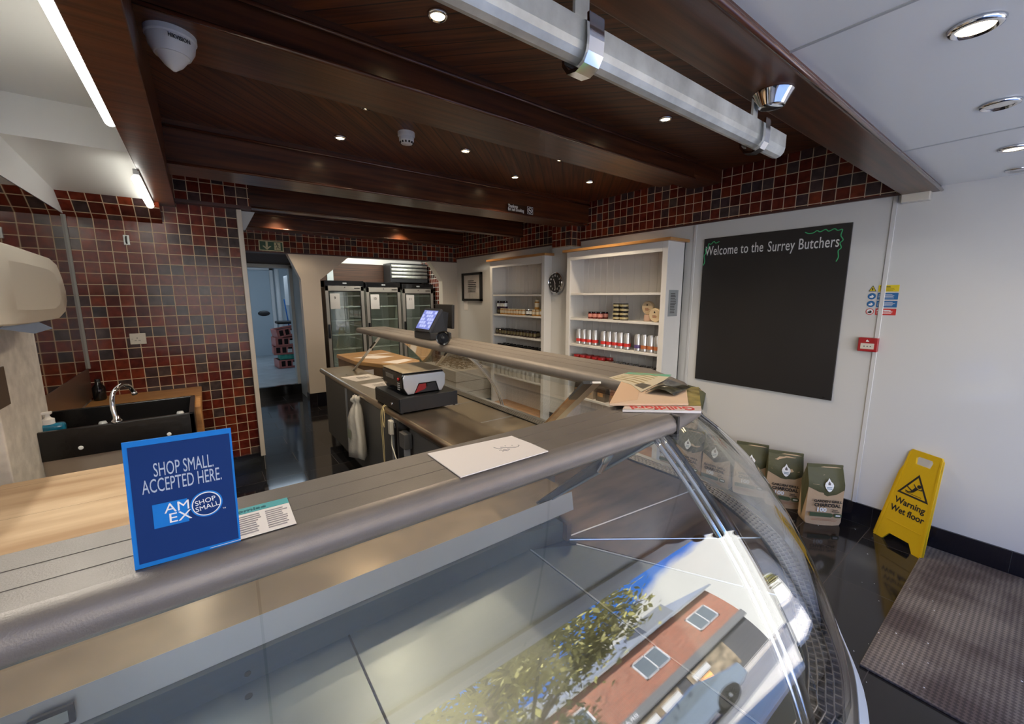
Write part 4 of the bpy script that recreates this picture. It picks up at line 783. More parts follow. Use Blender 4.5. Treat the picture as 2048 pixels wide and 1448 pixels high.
# ================================================================= shelving on the right wall
def shelving(y0, y1, shelves, lab, seed):
    t = thing('shelving_unit', lab, 'shelving unit', (3.35, (y0 + y1) / 2, 0), 'white shelving units on the right wall'); xf, xb, z0, z1 = 3.217, 3.478, .06, 2.015; w = .052
    MB().box((xf, y0, 0), (xf + .02, y0 + w, z1), .002).build('stile', SHELFW, t); MB().box((xf, y1 - w, 0), (xf + .02, y1, z1), .002).build('stile', SHELFW, t)
    MB().box((xf, y0 + w, z1 - .085), (xf + .02, y1 - w, z1), .002).build('top_rail', SHELFW, t)
    MB().box((xf + .02, y0, 0), (xb, y0 + .02, z1)).build('side_panel', SHELFW, t); MB().box((xf + .02, y1 - .02, 0), (xb, y1, z1)).build('side_panel', SHELFW, t)
    mb = MB(); mb.box((xb - .012, y0, 0), (xb, y1, z1)); n = int((y1 - y0) / .085)
    for k in range(1, n): yy = y0 + k * (y1 - y0) / n; mb.box((xb - .0155, yy - .004, z0), (xb - .0115, yy + .001, z1))
    mb.build('beaded_back_panel', SHELFW, t)
    MB().box((xf - .035, y0 - .04, z1), (xb, y1 + .04, z1 + .026), .003).build('timber_cap', PINE, t)
    for z in shelves: MB().box((xf + .012, y0 + .02, z - .022), (xb - .012, y1 - .02, z), .002).build('shelf', SHELFW, t)
    MB().box((xf + .01, y0 + .02, .02), (xb - .012, y1 - .02, .06)).build('bottom_board', PINE, t)
SH1 = (1.583, 1.318, 1.036, .81, .46); SH2 = (1.575, 1.313, 1.037, .83, .49)
shelving(2.075, 3.29, SH1, 'large white shelving unit beside the blackboard', 1); shelving(3.655, 4.78, SH2, 'white shelving unit between the clock pier and the framed print', 2)
t = thing('price_notice', 'grey printed notice on the side of the large shelving unit', 'notice', (3.33, 2.072, 1.49)); Mp = frame((3.335, 2.0735, 1.49), (1, 0, 0), (0, 0, 1))
squares(Mp, [(-.072, -.115, .072, .115)], .0012).build('notice_card', mat('grey_card', (.30, .32, .33), .5), t); lines(Mp @ Matrix.Translation((0, 0, .0014)), -.045, .045, -.09, .09, 13, 4, .4).build('printed_lines', INK, t)
def can(h, r, cap, body, band, bz, bh, label, group, x, y, z, proto=[None]): ...
def protos():
    P = {}
    def mk(key, parts, name, cat):
        t = thing(name, '', cat, (0, 0, -50)); P[key] = t
        for nm, prof, m_ in parts: MB().lathe(prof, 14).build(nm, m_, t, smooth=True, local=True, autos=40)
    AL = mat('can_aluminium', (.66, .66, .68), .28, .75)
    for key, c in (('red', REDP), ('purple', mat('purple_label', (.10, .07, .22), .4)), ('orange', mat('orange_label', (.50, .16, .06), .4))):
        mk('can_' + key, [('can_body', [(.027, 0), (.034, .008), (.034, .142), (.027, .158), (.027, .162), (.001, .160)], AL), ('label_band', [(.0346, .030), (.0346, .062)], c)], 'drinks_can', 'can')
    def jar(key, r, h, lid, body, lab, labz=(.25, .7), sq=0):
        mk(key, [('jar_glass', [(r * .9, 0), (r, .004), (r, h * .78), (r * .82, h * .84)], body), ('lid', [(r * .86, h * .82), (r * .9, h * .83), (r * .9, h * .99), (r * .8, h), (.001, h)], lid), ('label', [(r * 1.015, h * labz[0]), (r * 1.015, h * labz[1])], lab)], 'glass_jar', 'jar')
    CRL = mat('cream_label', (.66, .58, .44), .5); BR = mat('brown_relish', (.10, .035, .012), .15); GO = mat('golden_chutney', (.45, .22, .05), .2); DK = mat('dark_pickle', (.025, .012, .010), .12)
    jar('cream', .0275, .078, mat('cream_lid', (.60, .52, .36), .35), GO, CRL); jar('dark', .026, .080, BLACKG, DK, mat('olive_gold_label', (.12, .10, .045), .4)); jar('purple', .033, .10, BLACKG, mat('purple_jam', (.035, .012, .04), .15), WHT)
    jar('red', .030, .072, BLACKG, mat('red_jam', (.12, .012, .010), .15), mat('pink_label', (.55, .22, .18), .5)); jar('redlid', .030, .075, REDB, mat('red_relish', (.20, .02, .015), .2), CRL); jar('yellow', .031, .085, mat('yellow_lid', (.55, .45, .10), .4), GO, WHT); jar('silver', .032, .08, CHROME, DK, WHT)
    jar('tall', .030, .115, mat('cream_lid', (.60, .52, .36), .35), GO, CRL)
    mk('tin', [('tin_body', [(.036, 0), (.036, .105), (.034, .108), (.001, .107)], AL), ('label', [(.0368, .012), (.0368, .096)], mat('grey_white_label', (.52, .51, .47), .5))], 'food_tin', 'tin')
    mk('flat', [('tin_body', [(.040, 0), (.041, .003), (.041, .036), (.038, .040), (.001, .039)], BLACKG), ('label_band', [(.0418, .010), (.0418, .030)], mat('gold_print', (.42, .36, .20), .4))], 'flat_tin', 'tin')
    return P
PR = protos(); USED = set()
def put(key, x, y, z, label, group, rz=0, sc_=1, rot=None):
    r = PR[key]
    if key not in USED: o = r; USED.add(key)
    else: o = copy_tree(r)
    o.location = (x, y, z); o.rotation_euler = rot or (0, 0, rz); o.scale = (sc_,) * 3; o['label'] = label; o['group'] = group; return o
def row(key, xs, y0, y1, n, z, label, group, jit=.003, **k):
    OR = 'leftmost second third fourth fifth sixth seventh eighth ninth tenth eleventh twelfth rightmost'.split(); base = label
    for i in range(n):
        if n > 1: label = base + (', leftmost one' if i == 0 else ', rightmost one' if i == n - 1 else ', %s from the left' % OR[i])
        y = y0 + (y1 - y0) * i / max(1, n - 1); x = xs if isinstance(xs, float) else xs[i % len(xs)]
        put(key, x + random.uniform(-jit, jit), y + random.uniform(-jit, jit), z, label, group, random.uniform(0, 6), **k)
# large unit: cans
row('can_red', 3.30, 3.16, 2.93, 4, SH1[2], 'silver can with red band in the block near the clock', 'cans with a red band, block of four')
row('can_red', 3.29, 2.80, 2.51, 5, SH1[2], 'silver can with red band in the middle block of five', 'cans with a red band, block of five')
put('can_purple', 3.28, 2.38, SH1[2], 'silver can with purple band beside the orange banded cans', 'cans with other bands')
row('can_orange', 3.28, 2.31, 2.165, 3, SH1[2], 'silver can with orange band at the blackboard end', 'cans with an orange band')
row('red', 3.31, 3.01, 2.88, 3, SH1[1], 'pink labelled jar in the front row above the cans', 'pink labelled jars'); row('red', 3.38, 3.00, 2.87, 3, SH1[1], 'pink labelled jar in the back row above the cans', 'pink labelled jars behind')
for lv in range(4):
    for c in range(2):
        put('flat', 3.31, 2.66 - c * .085 + (.004 if lv % 2 else 0), SH1[1] + lv * .041, 'flat black and gold tin in the %s pile, %s' % (('left' if c == 0 else 'right'), ('at the bottom', 'second from the bottom', 'second from the top', 'at the top')[lv]), 'stacked flat tins', lv)
row('redlid', (3.29, 3.36), 3.17, 2.78, 10, SH1[3], 'red lidded jar on the shelf below the cans', 'red lidded jars', sc_=1.45)
row('silver', 3.29, 2.70, 2.15, 8, SH1[3], 'silver lidded jar on the shelf just above the counter edge', 'silver lidded jars')
row('silver', 3.39, 2.70, 2.15, 8, SH1[3], 'silver lidded jar in the back row below the cans', 'silver lidded jars behind')
def cheese(x, y, z, rz, lab, tilt):
    t = thing('cheese_round', lab, 'cheese', (x, y, z), 'round cheeses', (0, R(tilt), R(rz))); Q = mat('cream_cheese_rind', (.66, .52, .34), .6)
    M8 = frame((0, 0, .062), (0, -1, 0), (0, 0, 1)); MB().lathe([(.001, -.018), (.058, -.018), (.062, -.012), (.062, .012), (.058, .018), (.001, .018)], 28, M8).build('cheese', Q, t, smooth=True, local=True, autos=40)
    lines(M8 @ Matrix.Translation((0, -.012, .0185)), -.024, .026, -.012, .012, 3, 8, .5).build('label_print', mat('brown_red_print', (.25, .05, .03), .5), t, local=True)
    mb = MB(); mb.X = M8 @ Matrix.Translation((0, .022, .0185)); mb.prism([(-.009, 0), (.009, 0), (.006, .012), (0, .016), (-.006, .012)], 0, .0006); mb.build('label_mark', INK, t, local=True)
cheese(3.30, 2.21, SH1[1] + .002, 0, 'round cream cheese standing on the shelf, nearer the side panel', -8)
cheese(3.36, 2.335, SH1[1] + .064, 0, 'round cream cheese propped on a small pot', -6)
tag(MB().lathe([(.038, 0), (.042, .004), (.042, .055), (.038, .062), (.001, .062)], 20, Matrix.Translation((3.36, 2.335, SH1[1]))).build('cheese_pot', mat('pink_cream_pot', (.62, .42, .32), .5), smooth=True), 'small cream pot beneath the propped round cheese', 'pot')
for i, (y, c, l) in enumerate(((3.12, (.03, .022, .016), 'dark brown food pouch at the clock end of the low shelf'), (2.96, (.30, .22, .16), 'pale brown food pouch on the low shelf'), (2.80, (.05, .03, .02), 'dark food pouch in the middle of the low shelf'), (2.62, (.22, .10, .07), 'reddish food pouch on the low shelf near the support post'))):
    t = thing('food_pouch', l, 'pouch', (3.30, y, SH1[4]), 'food pouches on the low shelf'); mb = MB()
    mb.grid([[(dx * k1, dy * k2, z) for dx, dy in ((-.04, -.06), (.04, -.06), (.04, .06), (-.04, .06), (-.04, -.06))] for z, k1, k2 in ((.0, 1, 1), (.05, 1.05, 1), (.13, .7, 1), (.19, .08, 1))]); mb.build('pouch', mat('pouch_%d' % i, c, .35, bump=.3), t, local=True)
    MB().box((-.044, -.035, .05), (-.041, .035, .09)).build('label', mat('orange_food_photo', (.42, .20, .06), .5, var=.5, vscale=40), t, local=True)
# small unit
row('purple', 3.30, 4.68, 4.54, 3, SH2[1] + .078, 'dark purple jar stacked on the jar row', 'purple jars'); row('dark', 3.31, 4.70, 4.50, 4, SH2[1], 'dark jar under the stacked purple jars', 'dark jars below the purple ones')
row('cream', 3.27, 4.58, 4.11, 9, SH2[1], 'cream labelled jar in the long front row', 'cream labelled jars'); row('silver', 3.29, 4.03, 3.965, 2, SH2[1], 'dark jar with round white label beside the cream row', 'round label jars')
row('cream', 3.27, 3.90, 3.83, 2, SH2[1], 'cream jar at the clock end of the top jar shelf', 'cream jars by the pier'); put('tall', 3.29, 3.87, SH2[1] + .078, 'tall cream jar stacked on the jars near the pier', 'stacked tall jar'); row('yellow', 3.28, 3.76, 3.755, 1, SH2[1], 'yellow lidded jar tight against the side panel', 'yellow lidded jars')
row('yellow', 3.38, 4.0, 3.78, 4, SH2[1], 'yellow lidded jar standing behind the front row', 'yellow lidded jars behind')
row('dark', 3.28, 4.70, 3.90, 13, SH2[2], 'small dark jar in the front row of the second jar shelf', 'dark jars, front row'); row('dark', 3.36, 4.69, 3.93, 12, SH2[2], 'small dark jar behind the front row of dark jars', 'dark jars, back row')
row('dark', 3.28, 4.66, 3.78, 13, SH2[3], 'dark lidded jar low on the shelf above the steel counter', 'lower dark jars'); row('dark', 3.37, 4.66, 3.80, 12, SH2[3], 'dark lidded jar in the rear row above the steel counter shelf', 'lower dark jars behind')
row('tin', 3.27, 4.64, 3.82, 10, SH2[4], 'pale labelled tin seen through the counter glass', 'pale tins, front row'); row('tin', 3.36, 4.66, 3.84, 10, SH2[4], 'pale labelled tin in the rear row seen through the counter glass', 'pale tins, back row'); row('tin', 3.36, 4.66, 4.0, 8, SH2[4] + .109, 'pale labelled tin stacked on the rear row of tins', 'pale tins, upper row')
# white storage chest with straw between shelf and fridges
t = thing('storage_chest', 'white chest filled with straw beyond the side counter', 'chest', (3.1, 5.6, 0)); mb = MB().box((2.80, 5.06, .03), (3.40, 6.10, .50), .004); mb.build('chest_body', mat('cream_white_boards', (.62, .57, .50), .5), t)
for z in (.18, .34): MB().box((2.797, 5.055, z - .003), (3.403, 6.105, z + .003)).build('board_joint', mat('joint_shadow_gap', (.15, .12, .09), .7), t)
mb = MB()
for k in range(420):
    x, y = random.uniform(2.85, 3.36), random.uniform(5.1, 6.05); a, b = random.uniform(0, 6.3), random.uniform(-.4, .5); l = .05; z = .51 + random.uniform(0, .08); mb.tube([(x, y, z), (x + l * math.cos(a), y + l * math.sin(a), z + b * l)], .004, 3)
mb.build('straw_fill', mat('dry_straw', (.20, .13, .06), .8, var=.4), t)['kind'] = 'stuff'
tag(MB().box((3.36, 4.86, 0), (3.48, 5.0, .30), .004).build('black_box', BLACKM), 'small black box between the white chest and the shelving', 'box')

# ================================================================= floor things by the right wall
def kraft_bag(x, y, rz, lab, z=.0, s=1.0, rot=None, creased=0):
    t = thing('charcoal_bag', lab, 'bag', (x, y, z), 'charcoal bags along the white wall', rot or (R(0), R(0), rz)); w, d, h = .112 * s, .055 * s, .40 * s
    rd = random.Random(int(x * 1000 + y * 777)); NR = 18
    def ring(v, olive=None):
        k = 1.0 if v < .72 else 1 - (v - .72) / .28 * .96; k = max(.05, k); ww = w * (1.0 - .04 * v); wob = .004 * math.sin(v * 17 + rd.random())
        dd = d * k; b = .92 if v < .04 else 1
        return [(-ww * b, -dd * .85), (-ww * .5, -dd * 1.12 - wob), (0, -dd * 1.2 + wob), (ww * .5, -dd * 1.12 + wob), (ww * b, -dd * .85), (ww * 1.01 * b, 0), (ww * b, dd * .85), (0, dd * 1.15), (-ww * b, dd * .85), (-ww * 1.01 * b, 0)]
    rows = []
    for i in range(NR + 1):
        v = i / NR; r = ring(v); rows.append([(a, b_, v * h) for a, b_ in r + [r[0]]])
    mb = MB().grid(rows); mb.add([p for p in rows[0][:-1]], [tuple(range(10))[::-1]])
    mb.build('bag_body', KRAFT, t, smooth=True, local=True, autos=50)
    # printed olive top (front, sides) and base band as thin shells just outside the paper
    def shell(name, vlo, vhi, m_, k=1.012, cols=range(11)):
        rws = []
        for j in range(9):
            rw = []
            for c in cols:
                lo = vlo(c) if callable(vlo) else vlo; v = lo + (vhi - lo) * j / 8; r = ring(v); a, b_ = (r + [r[0]])[c]; sgn = 1 if b_ >= 0 else -1
                rw.append((a * k + (0.0), b_ * k + sgn * .0012, v * h))
            rws.append(rw)
        return MB().grid(rws).build(name, m_, t, smooth=True, local=True)
    shell('olive_print', lambda c: (.66, .60, .53, .57, .64, .06, .66, .6, .66, .06, .66)[c], .985, OLIVE)
    mb = MB().box((-w * .98, -.006, h * .97), (w * .98, .006, h * 1.035), .003); mb.build('sewn_top', OLIVE, t, local=True)
    Mz = Matrix.Translation((0, -d * 1.22 - .0075, 0)) @ Matrix(((1, 0, 0, 0), (0, 0, -1, 0), (0, 1, 0, 0), (0, 0, 0, 1)))
    def T(nm, s_, sz, px, py, m_, **k): return text(nm, s_, sz * s, Mz @ Matrix.Translation((px * s, py * s, 0)), m_, t, local=True, th=.0006, **k)
    T('lettering', 'GARDEN GRILL', .0225, .004, .178, INK, bold=.0010, xs=1.10); T('lettering', 'CHARCOAL', .033, .004, .149, INK, bold=.0014, xs=.90); T('lettering', '100', .038, -.030, .116, WHT, bold=.0018, xs=1.1)
    T('lettering', 'Natural', .010, .052, .120, INK, bold=.0004); T('lettering', 'Sustainable', .010, .058, .108, INK, bold=.0004)
    mb = MB(); mb.X = Mz @ Matrix.Scale(s, 4); mb.prism([(-.098, .066), (.032, .066), (.044, .073), (.046, .082), (.040, .091), (.030, .095), (-.098, .095)], 0, .0008); q = mb.build('print_band', mat('dark_green_print', (.06, .09, .04), .6), t, local=True)
    T('lettering', "IT'S ALL ABOUT\nTHE FLAVOUR", .0105, -.020, .0805, mat('pale_green_print', (.45, .50, .36), .6), bold=.0005, xs=1.1, ls=.9)
    mb = MB(); mb.X = Mz @ Matrix.Scale(s, 4); mb.prism([(.056, .066), (.088, .066), (.096, .074), (.096, .088), (.088, .095), (.056, .095), (.050, .088), (.050, .074)], 0, .0008); mb.build('weight_patch', mat('dark_green_print', (.06, .09, .04), .6), t, local=True)
    mb = MB(); mb.X = Mz @ Matrix.Scale(s, 4); mb.box((.060, .076, .0008), (.088, .086, .0014)); mb.build('weight_mark', WHT, t, local=True)
    mb = lines(Mz @ Matrix.Scale(s, 4), -.085, .085, .036, .054, 2, 5, .22); mb.build('small_print', mat('rust_print', (.45, .18, .08), .6), t, local=True)
    pr = [(0, .058), (.006, .045), (.010, .036), (.022, .026), (.027, .010), (.022, -.010), (.010, -.028), (0, -.034), (-.010, -.028), (-.022, -.010), (-.027, .008), (-.022, .026), (-.010, .038), (-.004, .050)][::-1]
    Md = Mz @ Matrix.Translation((.0, .285 * s, .004)) @ Matrix.Rotation(R(-13), 4, 'X') @ Matrix.Scale(s, 4); mb = MB(); mb.X = Md; mb.prism(pr, 0, .0008); mb.build('flame_logo', WHT, t, local=True)
    mb = MB(); mb.X = Md @ Matrix.Translation((0, .016, .001)); mb.prism([(0, .022), (-.008, .006), (-.007, -.004), (.007, -.004), (.008, .006)], 0, .0006); mb.build('logo_drop', mat('logo_grey', (.12, .10, .10), .5), t, local=True)
    mb = lines(Md @ Matrix.Translation((0, -.006, .001)), -.016, .016, -.012, .008, 2, 2, .45); mb.build('logo_print', mat('blue_grey_print', (.16, .25, .32), .5), t, local=True)
    for yy, w_ in ((.16, .03), (.115, .02), (.06, .03)):
        pass
    return t
# fronts face the room; numbers: x, y, heading
kraft_bag(3.315, .845, R(-47), 'charcoal bag nearest the wet floor sign, front fully visible')
kraft_bag(3.365, 1.10, R(-62), 'second charcoal bag from the wet floor sign, crumpled top', creased=1)
kraft_bag(3.36, 1.33, R(-68), 'third charcoal bag, mostly hidden by the bulging counter glass')
kraft_bag(3.30, 1.555, R(-88), 'charcoal bag standing at the middle of the row behind glass')
kraft_bag(3.31, 1.80, R(-84), 'charcoal bag seen through the glass beside the chrome rods')
kraft_bag(3.34, 2.04, R(-80), 'charcoal bag at the shelving end of the row', s=.92)
kraft_bag(3.40, 1.93, 0, 'charcoal bag lying tilted on top of the row near the shelving', z=.385, s=.9, rot=(R(-14), R(8), R(-78)))
t = thing('wet_floor_sign', 'yellow folding wet floor warning sign leaning on the white wall', 'safety sign', (3.35, .44, 0))
A_ = Vector((3.425, .566, 0)); B_ = Vector((3.285, .318, 0)); xd = (B_ - A_).normalized(); c0 = (A_ + B_) / 2
top = Vector((3.468, .405, .60)); upd = (top - c0); Mw = frame(c0, xd, upd); hh_ = upd.length; wb, wt = (B_ - A_).length / 2, .088
mb = MB()
def ptw(u, v): return (u * (wb + (wt - wb) * v), v * hh_)
outl = [ptw(-1, .0), ptw(-.62, -.0), ptw(-.42, .085), ptw(.42, .085), ptw(.62, .0), ptw(1, 0), ptw(1, .965), ptw(.9, 1.0), ptw(-.9, 1.0), ptw(-1, .965)]
# panel with a handle hole: built as strips
x_h, v0, v1 = .42, .865, .945
def strip(poly): mb.prism([ptw(*p) for p in poly], -.006, .006, Mw)
strip([(-1, 0), (-.62, 0), (-.42, .085), (-1, .085)]); strip([(.62, 0), (1, 0), (1, .085), (.42, .085)]); strip([(-1, .085), (1, .085), (1, v0), (-1, v0)]); strip([(-1, v0), (-x_h, v0), (-x_h - .08, v1 - .02), (-x_h, v1), (-1, v1)]); strip([(x_h, v0), (1, v0), (1, v1), (x_h, v1), (x_h + .08, v1 - .02)]); strip([(-1, v1), (1, v1), (1, .97), (.9, 1.0), (-.9, 1.0), (-1, .97)])
for u0, u1 in ((-1, -.90), (.90, 1)): mb.prism([ptw(u0, .0), ptw(u1, .0), ptw(u1, .97), ptw(u0, .97)], -.010, .010, Mw)
mb.prism([ptw(-.78, .215), ptw(.78, .215), ptw(.78, .222), ptw(-.78, .222)], .005, .0085, Mw)
mb.build('front_panel', YEL, t)
mb = MB(); off_ = Vector((.018, 0, -.0)); Mw2 = frame(Vector((c0.x + .030, c0.y + .010, 0)), xd, top - Vector((c0.x + .030, c0.y + .010, 0)) + Vector((.008, -.004, -.012))); 
mb.prism([(-wb, 0), (-wb + .05, 0), (-wb + .07, .05), (wb - .07, .05), (wb - .05, 0), (wb * .97, 0), (wb * .55 + wt * .25, hh_ * .80), (-wb * .55 - wt * .25, hh_ * .80)], -.004, .004, Mw2); mb.build('rear_panel', YEL, t)
Mq = Mw @ Matrix.Translation((0, 0, .0066)); s3 = .088
mb = MB(); mb.X = Mq @ Matrix.Translation((0, .375, 0)); tri = [(0, .098), (-.088, -.052), (.088, -.052)]
for i in range(3):
    a, b = tri[i], tri[(i + 1) % 3]; ai, bi = (a[0] * .80, (a[1]) * .80 - .0), (b[0] * .80, b[1] * .80 - .0); mb.prism([a, b, bi, ai], 0, .0008)
mb.build('warning_triangle', INK, t)
mb = MB(); mb.X = Mq @ Matrix.Translation((-.002, .372, 0))
mb.lathe([(.001, 0), (.011, 0), (.011, .001), (.001, .001)], 14, Matrix.Translation((.020, .030, 0)))
for a, b, w_ in (((.012, .018), (-.006, -.012), .018), ((-.006, -.012), (-.024, -.002), .009), ((-.024, -.002), (-.046, .010), .007), ((-.006, -.014), (-.026, -.024), .010), ((-.026, -.024), (-.044, -.020), .008), ((.004, .018), (-.010, .034), .006), ((.016, .012), (.036, .012), .006), ((.036, .012), (.042, .028), .006)): mb.tube([(a[0], a[1], .0004), (b[0], b[1], .0004)], [w_ / 2, w_ / 2.6], 8)
mb.build('falling_figure', INK, t); mb = MB(); mb.X = Mq @ Matrix.Translation((0, .372, 0)); mb.box((-.045, -.032, 0), (.045, -.029, .0006)); mb.build('ground_line', INK, t)
text('lettering', 'Warning', .054, Mq @ Matrix.Translation((.0, .274, 0)), INK, t, bold=.0012, xs=.90); text('lettering', 'Wet floor', .054, Mq @ Matrix.Translation((.0, .216, 0)), INK, t, bold=.0012, xs=.86)
tag(MB().box((2.09, -1.0, 0), (3.485, .33, .012), .003).build('entrance_mat', MATT), 'worn brown ribbed entrance mat beside the white wall', 'door mat')
mb = MB()
for k in range(90):
    x, y = random.uniform(1.9, 3.45), random.uniform(-.5, 1.9); z = .0125 if (x > 2.09 and y < .33) else .0005; r = random.uniform(.0015, .004); mb.add([(x - r, y, z), (x, y - r, z), (x + r, y + r * .3, z), (x, y + r, z + .001)], [(0, 1, 2, 3)])
o = mb.build('paper_crumbs', WHT); tag(o, 'scattered white crumbs on the black floor and the mat', 'crumbs', kind='stuff')

# ================================================================= things on the counter
t = thing('card_payment_sign', 'blue SHOP SMALL card sign standing on the counter shelf', 'sign', (-.036, .56, ZT)); Ms = frame((-.0355, .5605, ZT), (1, -.02, 0), (0, .10, 1)) @ Matrix.Translation((0, 0, 0)) @ Matrix.Rotation(R(-1.0), 4, 'Z')
mb = MB(); mb.X = Ms; mb.box((-.0475, .0, -.003), (.0475, .1385, 0)); mb.build('card', SKYB, t)
squares(Ms @ Matrix.Translation((0, 0, .0001)), [(-.0435, .005, .0455, .1325)], .0005).build('navy_panel', NAVY, t)
mb = MB(); mb.X = Ms; mb.prism([(-.012, .004), (.012, .004), (.006, .09), (-.006, .09)], -.034, -.0035); mb.build('easel_back', SKYB, t)
M5 = Ms @ Matrix.Translation((0, 0, .0008)); LG = mat('pale_blue_grey_print', (.42, .50, .62), .5)
text('lettering', 'SHOP SMALL.', .0215, M5 @ Matrix.Translation((.002, .1035, 0)), LG, t, bold=.0, xs=.42, th=.0003); text('lettering', 'ACCEPTED HERE.', .0215, M5 @ Matrix.Translation((.000, .0865, 0)), LG, t, bold=.0, xs=.42, th=.0003)
q = squares(M5, [(-.0285, .040, .0015, .0665)], .0003).build('logo_square', SKYB, t)
text('logo_lettering', 'AM', .0150, M5 @ Matrix.Translation((-.0075, .0590, .0004)), WHT, q, bold=0, xs=1.05, th=.0003); text('logo_lettering', 'EX', .0150, M5 @ Matrix.Translation((-.006, .0475, .0004)), WHT, q, bold=0, xs=1.15, th=.0003)
Mo = M5 @ Matrix.Translation((.0185, .0555, 0)); o1 = MB().lathe([(.001, 0), (.0150, 0), (.0150, .0003), (.001, .0003)], 40, Mo).build('logo_disc', SKYB, t); MB().lathe([(.001, .0003), (.0136, .0003), (.0136, .0005), (.001, .0005)], 40, Mo).build('logo_ring', WHT, o1); MB().lathe([(.001, .0005), (.0125, .0005), (.0125, .0008), (.001, .0008)], 40, Mo).build('logo_field', NAVY, o1)
Mo2 = Mo @ Matrix.Rotation(R(8), 4, 'Z'); text('logo_lettering', 'SHOP', .0078, Mo2 @ Matrix.Translation((-.0005, .0035, .0009)), WHT, o1, bold=.0, xs=1.0, th=.0003); text('logo_lettering', 'SMALL', .0078, Mo2 @ Matrix.Translation((.0, -.0035, .0009)), WHT, o1, bold=.0, xs=1.0, th=.0003)
text('trade_mark', 'TM', .0022, M5 @ Matrix.Translation((.0345, .0455, 0)), WHT, t, th=.0003)
t = thing('promise_leaflet', 'leaflet with turquoise heading lying behind the blue card sign', 'leaflet', (.04, .60, ZT + .001)); Ml = frame((.043, .601, ZT + .0015), (1, -.02, 0), (0, 1, 0))
squares(Ml, [(-.06, -.042, .030, .042)], .0006).build('paper', PAPER, t); squares(Ml @ Matrix.Translation((0, 0, .0007)), [(-.06, .024, .030, .042)], .0003).build('heading_band', mat('turquoise_print', (.08, .36, .38), .5), t)
text('lettering', 'Promise', .011, Ml @ Matrix.Translation((-.021, .032, .0011)), mat('dark_teal_print', (.01, .12, .14), .5), t, bold=.0003, th=.0003, xs=1.3)
lines(Ml @ Matrix.Translation((0, 0, .0007)), .0, .027, -.036, .018, 9, 3, .35).build('small_print', mat('grey_print', (.35, .32, .32), .6), t); lines(Ml @ Matrix.Translation((0, 0, .0007)), -.03, -.005, -.036, .018, 9, 4, .35).build('small_print', mat('grey_print', (.35, .32, .32), .6), t)
t = thing('doodled_paper', 'folded white paper with a pencil doodle on the front counter shelf', 'paper', (.4, .6, ZT)); mb = MB().prism([(.309, .549), (.497, .5485), (.497, .60), (.493, .658), (.310, .674)], ZT + .0014, ZT + .003); mb.build('sheet', PAPER, t)
mb = MB()
for P_ in ([(.425, .625), (.428, .612), (.436, .611)], [(.436, .618), (.440, .613), (.445, .608), (.452, .604), (.458, .600), (.466, .600), (.470, .604)], [(.447, .619), (.448, .617)], [(.459, .613), (.460, .611)], [(.470, .607), (.471, .603)], [(.424, .604), (.428, .606), (.430, .600), (.434, .605), (.437, .599), (.441, .602), (.444, .598)], [(.426, .597), (.431, .599), (.436, .594), (.440, .597)]):
    mb.tube([(a, b, ZT + .0032) for a, b in P_], .0005, 4)
mb.build('pencil_doodle', mat('pencil_grey', (.12, .11, .13), .6), t)
# pile of post at the corner
def sheet(mbq, P, z, th): return mbq.prism(P, z, z + th)
t = thing('local_magazine', 'magazine titled Guildford at the bottom of the post pile', 'magazine', (1.0, .65, ZT)); MG = [(.829, .638), (.975, .511), (1.229, .657), (1.092, .758)]
sheet(MB(), MG, ZT + .001, .006).build('pages', PAPER, t); sheet(MB(), MG, ZT + .0072, .0006).build('cover', mat('green_gold_cover_photo', (.32, .26, .08), .3, var=.6, vscale=25), t)
ex = Vector((MG[0][0] - MG[1][0], MG[0][1] - MG[1][1], 0)).normalized(); ey = Vector((MG[1][0] - MG[2][0], MG[1][1] - MG[2][1], 0)).normalized(); mc = Vector(((MG[0][0] + MG[1][0]) / 2, (MG[0][1] + MG[1][1]) / 2, ZT + .0084)) - ey * .019
Mg = frame(mc, ex, ey); bq = MB().prism([(MG[0][0], MG[0][1]), (MG[1][0], MG[1][1]), (MG[1][0] - ey.x * .045, MG[1][1] - ey.y * .045), (MG[0][0] - ey.x * .045, MG[0][1] - ey.y * .045)], ZT + .0079, ZT + .0083).build('title_band', mat('pale_pink_band', (.70, .58, .50), .4), t)
text('lettering', 'Guildford', .046, Mg, REDP, bq, bold=.0010, xs=.90, th=.0004)
t = thing('padded_envelope', 'large cream envelope lying on the magazine', 'envelope', (1.0, .75, ZT + .0083)); EN = [(.808, .742), (.955, .612), (1.130, .640), (1.175, .775), (.98, .935)]
rows = []; mb = MB().prism([(.823, .676), (.988, .553), (1.166, .664), (1.087, .845)], ZT + .009, ZT + .015); mb.build('envelope_body', mat('cream_envelope_paper', (.72, .52, .36), .7, bump=.3, bscale=14, var=.06), t, bevel=.002)
mb = MB().prism([(.823, .676), (.917, .658), (1.125, .80), (1.087, .845)], ZT + .0151, ZT + .016); mb.build('envelope_flap', mat('peach_envelope_flap', (.70, .47, .30), .7), t)
t = thing('menu_leaflet', 'striped yellow and green leaflet on top of the envelope', 'leaflet', (1.15, .9, ZT + .017)); mb = MB().prism([(.993, .702), (1.184, .755), (1.301, .798), (1.219, .919), (1.088, .899), (1.055, .784)], ZT + .0165, ZT + .0175); mb.build('sheet', mat('pale_yellow_print', (.66, .58, .42), .5), t)
for k in range(7):
    a0, a1 = Vector((1.09 + k * .024, .885 + k * .003, ZT + .0178)), Vector((1.075 + k * .030, .765 + k * .008, ZT + .0178)); md = (a0 + a1) / 2 + Vector((.012, 0, 0)); mb = MB(); P_ = sm([a0, md, a1], 5); mb.grid([[p, p + Vector((.007, 0, 0))] for p in P_]); mb.build('printed_stripe', mat('ochre_stripe', (.34, .25, .08), .5), t, solid=.0003)
